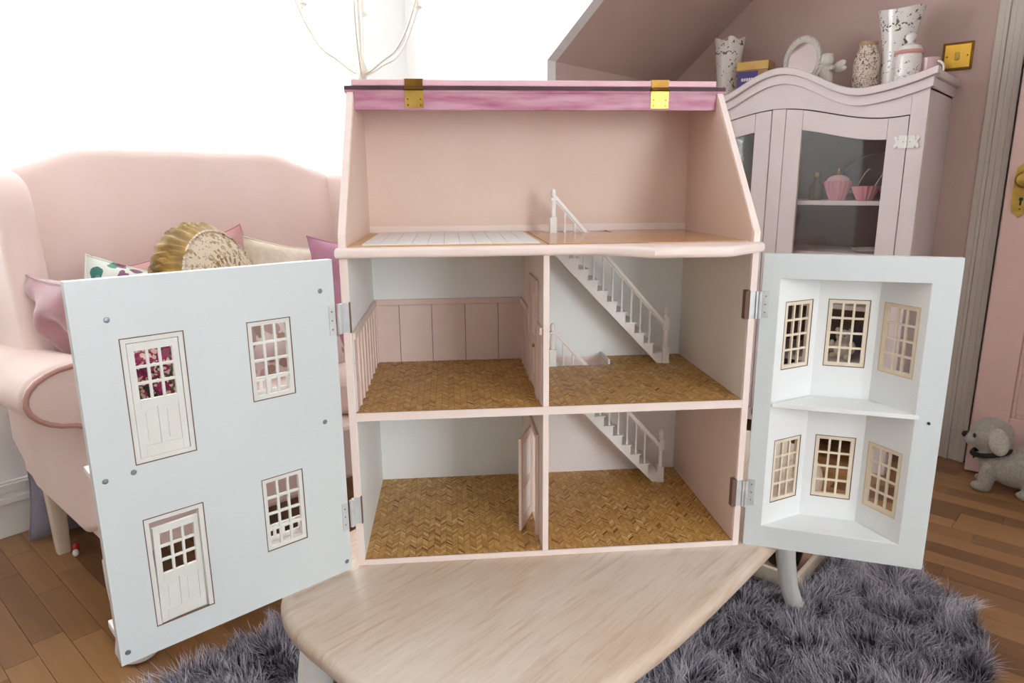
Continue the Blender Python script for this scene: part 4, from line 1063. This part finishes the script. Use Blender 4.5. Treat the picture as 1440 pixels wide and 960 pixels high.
pl8 = thing('white_plate', 'white china plate lying on the second cabinet shelf', 'plate', (.15, 2.17, .788))
MB().lathe([(.03, 0), (.045, .002), (.075, .012), (.077, .014), (.05, .006), (.001, .004)], n=40).obj('plate', porcelain_w, pl8)
MB().tube([(.076*math.cos(2*PI*k/40), .076*math.sin(2*PI*k/40), .0135) for k in range(40)], .0012, 6, closed=True).obj('rim', silver, pl8)
# soft things on the low shelf
bear = thing('plush_bear', 'cream plush bear on the low cabinet shelf seen through the bay window', 'soft toy', (.085, 2.17, .383)); bear.scale = (.75, .75, .75)
MB().ellip((0, 0, .05), (.045, .04, .052), 18, 12).ellip((0, -.005, .112), (.036, .034, .034), 18, 12).ellip((-.03, 0, .142), (.013, .008, .013)).ellip((.03, 0, .142), (.013, .008, .013)).ellip((-.035, -.035, .015), (.017, .03, .015)).ellip((.035, -.035, .015), (.017, .03, .015)).ellip((-.05, -.015, .06), (.014, .014, .032)).ellip((.05, -.015, .06), (.014, .014, .032)).ellip((0, -.035, .106), (.015, .012, .012)).obj('plush_body', cream_fur, bear)
for u in (-.013, .013): MB().ellip((u, -.036, .120), (.004, .003, .004), 10, 6).obj('eye', black_m, bear)
MB().ellip((0, -.047, .110), (.005, .003, .004), 10, 6).obj('nose', black_m, bear)
pur = mat('purple_velvet', '#5a2f55', '#6f3d68', rough=.8, sheen=.4, scale=14)
pch = thing('velvet_pouch', 'purple velvet drawstring pouch left of the cream bear on the low shelf', 'pouch', (-.01, 2.16, .383))
MB().lathe([(.03, 0), (.045, .008), (.05, .04), (.042, .08), (.018, .105), (.02, .11), (.034, .132), (.03, .132)], n=40, flute=9, fl=.05).obj('bag', pur, pch)
MB().tube([(.0195*math.cos(2*PI*k/20), .0195*math.sin(2*PI*k/20), .106) for k in range(20)], .003, 6, closed=True).obj('cord', brass, pch)
def posy(label, loc, n, cols, rad, hgt, seed):
    t = thing('silk_posy', label, 'flowers', loc, 0, 'silk flowers on the low shelf'); q = random.Random(seed)
    MB().lathe([(.03, 0), (.034, .004), (.042, .07), (.039, .07), (.03, .01), (.001, .008)], n=24).obj('pot', mat('dark_green_tin', '#3c4a40', '#48574b', rough=.5), t)
    for k in range(n):
        a = q.uniform(0, 2*PI); r_ = rad*math.sqrt(q.random()); x, y = r_*math.cos(a), r_*math.sin(a); z = hgt*(1-.35*(r_/rad)**2)*q.uniform(.9, 1.05)
        b = MB()
        for ring, (pr, cnt, tilt) in enumerate(((.013, 6, .9), (.008, 5, .45))):
            for p in range(cnt):
                pa = 2*PI*p/cnt + ring; b.ellip((x+pr*math.cos(pa), y+pr*math.sin(pa), z+ring*.004), (.009, .006, .004), 8, 5, rot=Matrix.Rotation(pa, 3, 'Z') @ Matrix.Rotation(-tilt, 3, 'Y'))
        b.ellip((x, y, z+.005), (.005, .005, .005), 8, 5)
        f_ = b.obj('blossom', cols[k % len(cols)], t)
        MB().tube([(x*.3, y*.3, .03), (x*.8, y*.8, z*.6), (x, y, z)], .0014, 5).obj('stem', MATS['stem_green'], t)
    return t
mat('stem_green', '#4c5f3a', '#5a6e46', rough=.7)
mg1 = mat('magenta_silk', '#86204f', '#9c2f61', rough=.7, scale=30); mg2 = mat('rose_silk', '#b04a72', '#c06286', rough=.7, scale=30); mg3 = mat('cream_silk', '#d5c3a4', '#e0d2b8', rough=.7, scale=30)
posy('magenta and cream silk flowers in a green tin on the low shelf', (-.235, 2.15, .383), 14, [mg1, mg2, mg3], .06, .15, 4)
posy('magenta silk flowers in a tin right of the cream bear', (.205, 2.20, .383), 9, [mg1, mg2], .045, .11, 9)

# ------------------------------------------------------------------ ornaments along the top of the cabinet
TZ = 1.337
fl_vase = floral('wildflower_glaze', '#ebe6e1', ['#6d7a5a', '#b25a78', '#7f8fa6', '#c98a8a', '#4f5a48'], 40, rough=.14, amount=.15, size=.28)
fl_dense = floral('dense_flower_glaze', '#dfd0c0', ['#5e5548', '#a8667a', '#6d7a5a', '#8a6a52'], 70, rough=.25, amount=.45, size=.36)
def vase(label, loc, h, rt_, rb, lobes, flare, name='vase'):
    t = thing(name, label, 'vase', loc, 0, 'flower painted vases on the cabinet')
    n = 72; vs = []; fs = []; pr = []
    for j in range(15):
        s = j/14; r_ = rb + (rt_-rb)*(s**flare) - .10*rb*math.sin(PI*s); pr.append((r_, h*s, s))
    for j in range(14, -1, -2): pr.append((pr[j][0]-.003, max(pr[j][1], .006), pr[j][2]))
    for r_, z, s in pr:
        for k in range(n):
            a = 2*PI*k/n; w = max(0, (s-.72)/.28); lob = math.cos(lobes*a)
            q = r_*(1 + .05*w*lob); vs.append((q*math.cos(a), q*math.sin(a), z + .006*w*lob))
    for i in range(len(pr)-1):
        for k in range(n): k2 = (k+1) % n; fs.append((i*n+k, i*n+k2, (i+1)*n+k2, (i+1)*n+k))
    fs.append(tuple(range(n-1, -1, -1))); fs.append(tuple((len(pr)-1)*n+k for k in range(n)))
    b = MB(); b._add(vs, fs, True); b.obj('body', fl_vase, t)
    # painted leaf sprig under the rim, in relief
    for k in range(11):
        a = R(-135 + k*9.5); zz = h*.80 + .004*math.sin(k*1.9); r_ = rb+(rt_-rb)*(.80**flare) - .1*rb*math.sin(PI*.8)+.0006
        MB().ellip((r_*math.cos(a), r_*math.sin(a), zz), (.0022, .005, .0022), 8, 5, rot=Matrix.Rotation(a, 3, 'Z') @ Matrix.Rotation(R(35*(1 if k % 2 else -1)), 3, 'X')).obj('painted_leaf', MATS['leaf_glaze'] if k % 3 else MATS['berry_glaze'], t)
    return t
mat('leaf_glaze', '#5a6a4c', '#667757', rough=.3); mat('berry_glaze', '#a8506a', '#b56078', rough=.3)
vase('tall white flower painted vase with flared rim beside the lidded jar', (.145, 2.235, TZ), .276, .070, .046, 2, 1.8)
vase('white flower painted vase with scalloped rim at the left of the cabinet top', (-.475, 2.235, TZ), .262, .062, .040, 6, 1.3)
def jar(label, loc, r, h, m, rimm, name='jar'):
    t = thing(name, label, 'jar', loc, 0, 'brown rimmed jars on the cabinet')
    MB().lathe([(r*.82, 0), (r*.9, .006), (r, h*.2), (r, h*.62), (r*.9, h*.76), (r*.66, h*.86), (r*.64, h*.93)], n=36).obj('body', m, t)
    MB().lathe([(r*.64, h*.93), (r*.70, h*.95), (r*.70, h), (r*.58, h), (r*.55, h*.9)], n=36).obj('rim', rimm, t)
tan_gl = mat('tan_glaze', '#b08a6a', '#bf9a7a', rough=.3)
jar('small brown rimmed flower jar left of the tall vase', (.060, 2.20, TZ), .043, .180, fl_dense, tan_gl)
jar('small brown rimmed flower jar behind the gold box', (-.418, 2.275, TZ), .040, .165, fl_dense, tan_gl)
gj = thing('ginger_jar', 'white lidded china jar with pink rim in front of the tall vase', 'jar', (.205, 2.145, TZ))
rimpink = mat('pink_rim_glaze', '#d59a92', '#dea89f', rough=.2)
fl_soft = floral('soft_rose_glaze', '#ece7e2', ['#c98a96', '#8d9a7c', '#c7a0a6'], 70, rough=.12, amount=.25, size=.33)
MB().lathe([(.036, 0), (.039, .004), (.040, .09), (.038, .118), (.036, .118)], n=36).obj('body', fl_soft, gj)
MB().lathe([(.044, .114), (.046, .119), (.044, .125), (.036, .128)], n=36).obj('pink_rim', rimpink, gj)
MB().lathe([(.040, .126), (.034, .139), (.018, .147), (.010, .150), (.009, .156), (.016, .164), (.017, .173), (.010, .181), (.002, .183)], n=28).obj('lid', porcelain_w, gj)
mg = thing('pink_mug', 'small translucent pink mug at the right end of the cabinet top', 'mug', (.262, 2.17, TZ))
MB().lathe([(.022, 0), (.024, .004), (.029, .10), (.027, .10), (.021, .008), (.001, .007)], n=48, flute=20, fl=.02).obj('body', mat('ribbed_pink_glass', '#d3aeb0', '#dcbabb', rough=.15), mg)
MB().tube([(.026+.020*math.sin(R(t)), -.012+.0*t, .062+.024*math.cos(R(t))) for t in range(0, 181, 15)], .0035, 8).obj('handle', white_leg, mg)
# gold box with a purple label
gb = thing('gift_box', 'gold lidded box with a purple label on the cabinet top', 'box', (-.340, 2.19, TZ), R(6))
gold_card = mat('gold_card', '#b3904a', '#c6a45c', rough=.35, metal=.4, scale=20)
box(-.058, .058, -.04, .04, 0, .125).obj('carton', mat('kraft_card', '#b59468', '#c3a277', rough=.6), gb, bevel=.002)
box(-.061, .061, -.043, .043, .125, .158).obj('lid', gold_card, gb, bevel=.002)
lb = box(-.056, .022, -.0415, -.0402, .040, .122).obj('purple_label', mat('purple_print', '#4a3c86', '#54468f', rough=.5), gb)
for k, (a, b) in enumerate(((-.040, -.031), (-.029, -.023), (-.021, -.013), (-.011, -.005), (-.003, .005))): box(a, b, -.0422, -.0414, .086, .097).obj('pale_lettering', porcelain_w, lb)
# oval mirror
om = thing('oval_mirror', 'small white oval standing mirror with beaded frame on the cabinet top', 'mirror', (-.165, 2.20, TZ), R(10))
rm = Matrix.Rotation(R(78), 3, 'X')
MB().lathe([(.048, 0), (.062, 0), (.068, .005), (.064, .011), (.056, .012), (.050, .007), (.048, .004)], n=48, sq=(1, 1.45), rot=rm, c=(0, 0, .140)).obj('frame', mat('chalk_white', '#d9d2c8', '#e0dad1', rough=.6, bump=.3, scale=90), om)
MB().lathe([(.001, .003), (.050, .003), (.050, .005), (.001, .005)], n=48, sq=(1, 1.45), rot=rm, c=(0, 0, .140)).obj('mirror_glass', mat('mirror_glass', '#b9a9a8', '#bfb0ae', rough=.06, metal=.9), om)
for k in range(30):
    a = 2*PI*k/30; p = rm @ Vector((.0615*math.cos(a), .0615*1.45*math.sin(a), .011)); MB().ellip((p.x, p.y, p.z+.140), (.0042, .0042, .0042), 8, 6).obj('bead', MATS['chalk_white'], om)
box(-.035, .035, -.02, .045, 0, .042).obj('stand', MATS['chalk_white'], om, bevel=.006)
# cherub
cb = thing('cherub_figurine', 'small white winged cherub figurine beside the oval mirror', 'figurine', (-.070, 2.185, TZ)); cb.scale = (1.15, 1.15, 1.15)
mb = MB().ellip((0, 0, .055), (.020, .018, .055)).ellip((0, -.004, .116), (.020, .020, .022)).ellip((.0, .0, .020), (.032, .026, .022))
mb.ellip((-.020, -.010, .085), (.007, .007, .026), rot=Matrix.Rotation(R(35), 3, 'Y')).ellip((.020, -.014, .090), (.007, .018, .008), rot=Matrix.Rotation(R(20), 3, 'X'))
mb.ellip((-.014, -.018, .030), (.010, .022, .010)).ellip((.014, -.018, .030), (.010, .022, .010))
o = mb.obj('cherub_body', MATS['chalk_white'], cb)
rmod = o.modifiers.new('weld', 'REMESH'); rmod.mode = 'VOXEL'; rmod.voxel_size = .0022; rmod.use_smooth_shade = True
for s_ in (-1, 1):
    MB().ellip((s_*.026+.006, .012, .100), (.022, .004, .012), rot=Matrix.Rotation(R(-28*s_), 3, 'Y')).ellip((s_*.032+.006, .013, .088), (.018, .004, .009), rot=Matrix.Rotation(R(-10*s_), 3, 'Y')).obj('wing', MATS['chalk_white'], cb)
for k in range(9):
    a = 2*PI*k/9; MB().ellip((.012*math.cos(a), -.002+.012*math.sin(a), .131), (.006, .006, .005), 8, 6).obj('curl', MATS['chalk_white'], cb)
tw = thing('china_bird', 'tiny white china bird at the far left end of the cabinet top', 'figurine', (-.615, 2.23, TZ))
MB().ellip((0, 0, .022), (.026, .014, .018)).ellip((-.020, 0, .044), (.012, .011, .012)).obj('bird_body', porcelain_w, tw)
MB().ellip((.028, 0, .030), (.018, .007, .005), rot=Matrix.Rotation(R(-20), 3, 'Y')).obj('tail', porcelain_w, tw)
MB().lathe([(.004, 0), (.0005, .010)], n=8, rot=Matrix.Rotation(R(-90), 3, 'Y'), c=(-.031, 0, .044)).obj('beak', rimpink, tw)

# ------------------------------------------------------------------ plush dog by the door
dg = thing('plush_dog', 'grey tweed plush dog with black collar standing on the floor by the pink door', 'soft toy', (.66, 2.175, 0))
tweed = mat('grey_tweed', '#8f877e', '#a79f95', rough=.95, scale=160, bump=.5, contrast=(.35, .65), sheen=.3)
mb = MB().ellip((.015, 0, .095), (.105, .066, .072), 24, 16)                     # trunk
mb.ellip((-.052, 0, .110), (.050, .058, .062), 20, 14)                            # chest
mb.ellip((-.076, 0, .188), (.062, .060, .064), 24, 16)                            # head
mb.ellip((-.120, -.002, .166), (.030, .036, .026), 18, 12)                        # muzzle
for y in (-.045, .042):
    mb.ellip((-.066, y, .055), (.024, .022, .058), 16, 12).ellip((-.078, y, .017), (.032, .024, .018), 16, 10)      # front leg and paw
    mb.ellip((.075, y, .060), (.045, .026, .052), 16, 12).ellip((.062, y*1.1, .018), (.045, .024, .019), 16, 10)    # haunch and hind foot
mb.ellip((.120, 0, .105), (.020, .012, .012), 12, 8)                              # tail stub
o = mb.obj('plush_body', tweed, dg); rmod = o.modifiers.new('weld', 'REMESH'); rmod.mode = 'VOXEL'; rmod.voxel_size = .0045; rmod.use_smooth_shade = True
sm = o.modifiers.new('soften', 'SMOOTH'); sm.factor = .6; sm.iterations = 6
for y in (-1, 1):
    MB().ellip((-.046, y*.060, .188), (.030, .010, .046), 18, 12, rot=Matrix.Rotation(R(-14), 3, 'Y') @ Matrix.Rotation(R(y*10), 3, 'X')).obj('ear', mat('pale_tweed', '#a69e94', '#bab2a8', rough=.95, scale=160, bump=.5, contrast=(.35, .65), sheen=.3), dg)
    MB().ellip((-.113, y*.040, .190), (.010, .008, .010), 12, 8).obj('eye', black_m, dg)
    MB().tube([(-.103+.016*math.cos(R(t)), y*(.043+.001*math.cos(R(t))), .190+.017*math.sin(R(t))) for t in range(0, 360, 24)], .0016, 6, closed=True).obj('eye_seam', MATS['gap_seam'] if 'gap_seam' in MATS else mat('gap_seam', '#6f675f', '#766e66', rough=.9), dg)
MB().ellip((-.149, 0, .177), (.011, .013, .011), 14, 10).obj('nose', black_m, dg)
MB().tube([(-.064+.057*math.cos(R(t)), .060*math.sin(R(t)), .136+.018*math.cos(R(t))) for t in range(0, 360, 12)], .0085, 8, closed=True).obj('collar', black_m, dg)
MB().tube([(-.112, -.012, .125), (-.116, -.012, .112), (-.114, -.012, .100)], .0025, 6).obj('collar_tag', black_m, dg)

# ------------------------------------------------------------------ wooden tray on the rug behind the table leg
ty = thing('wooden_tray', 'shallow pale wooden tray on the rug behind the right table leg', 'tray', (.145, 1.235, .022))
box(-.195, .195, -.175, .175, 0, .008).obj('tray_base', mat('pinkish_wood', '#b08d78', '#c09d88', rough=.6, scale=14, stretch=(1, 8, 1)), ty)
for a, b, c, d in ((-.195, .195, -.175, -.163), (-.195, .195, .163, .175), (-.195, -.183, -.163, .163), (.183, .195, -.163, .163)):
    box(a, b, c, d, .008, .046).obj('tray_side', oak_leg, ty, bevel=.002)
bj = thing('black_vase', 'glossy black vase standing in the wooden tray behind the table leg', 'vase', (.262, 1.175, .030))
MB().lathe([(.030, 0), (.040, .006), (.048, .04), (.047, .10), (.034, .16), (.020, .19), (.022, .215), (.018, .215)], n=32).obj('body', mat('black_glaze', '#08090a', '#0d0e0f', rough=.2), bj)
MB().lathe([(.022, .212), (.026, .218), (.021, .222), (.016, .216)], n=32).obj('lip', black_m, bj)
pb = thing('terracotta_pot', 'small pink terracotta pot in the tray beside the black vase', 'pot', (.165, 1.19, .030))
MB().lathe([(.032, 0), (.034, .003), (.044, .075), (.041, .075), (.031, .008), (.001, .007)], n=28).obj('body', mat('pink_terracotta', '#c07a66', '#cc8b77', rough=.8), pb)
MB().lathe([(.046, .070), (.049, .072), (.049, .090), (.043, .090), (.042, .072)], n=28).obj('rim', MATS['pink_terracotta'], pb)
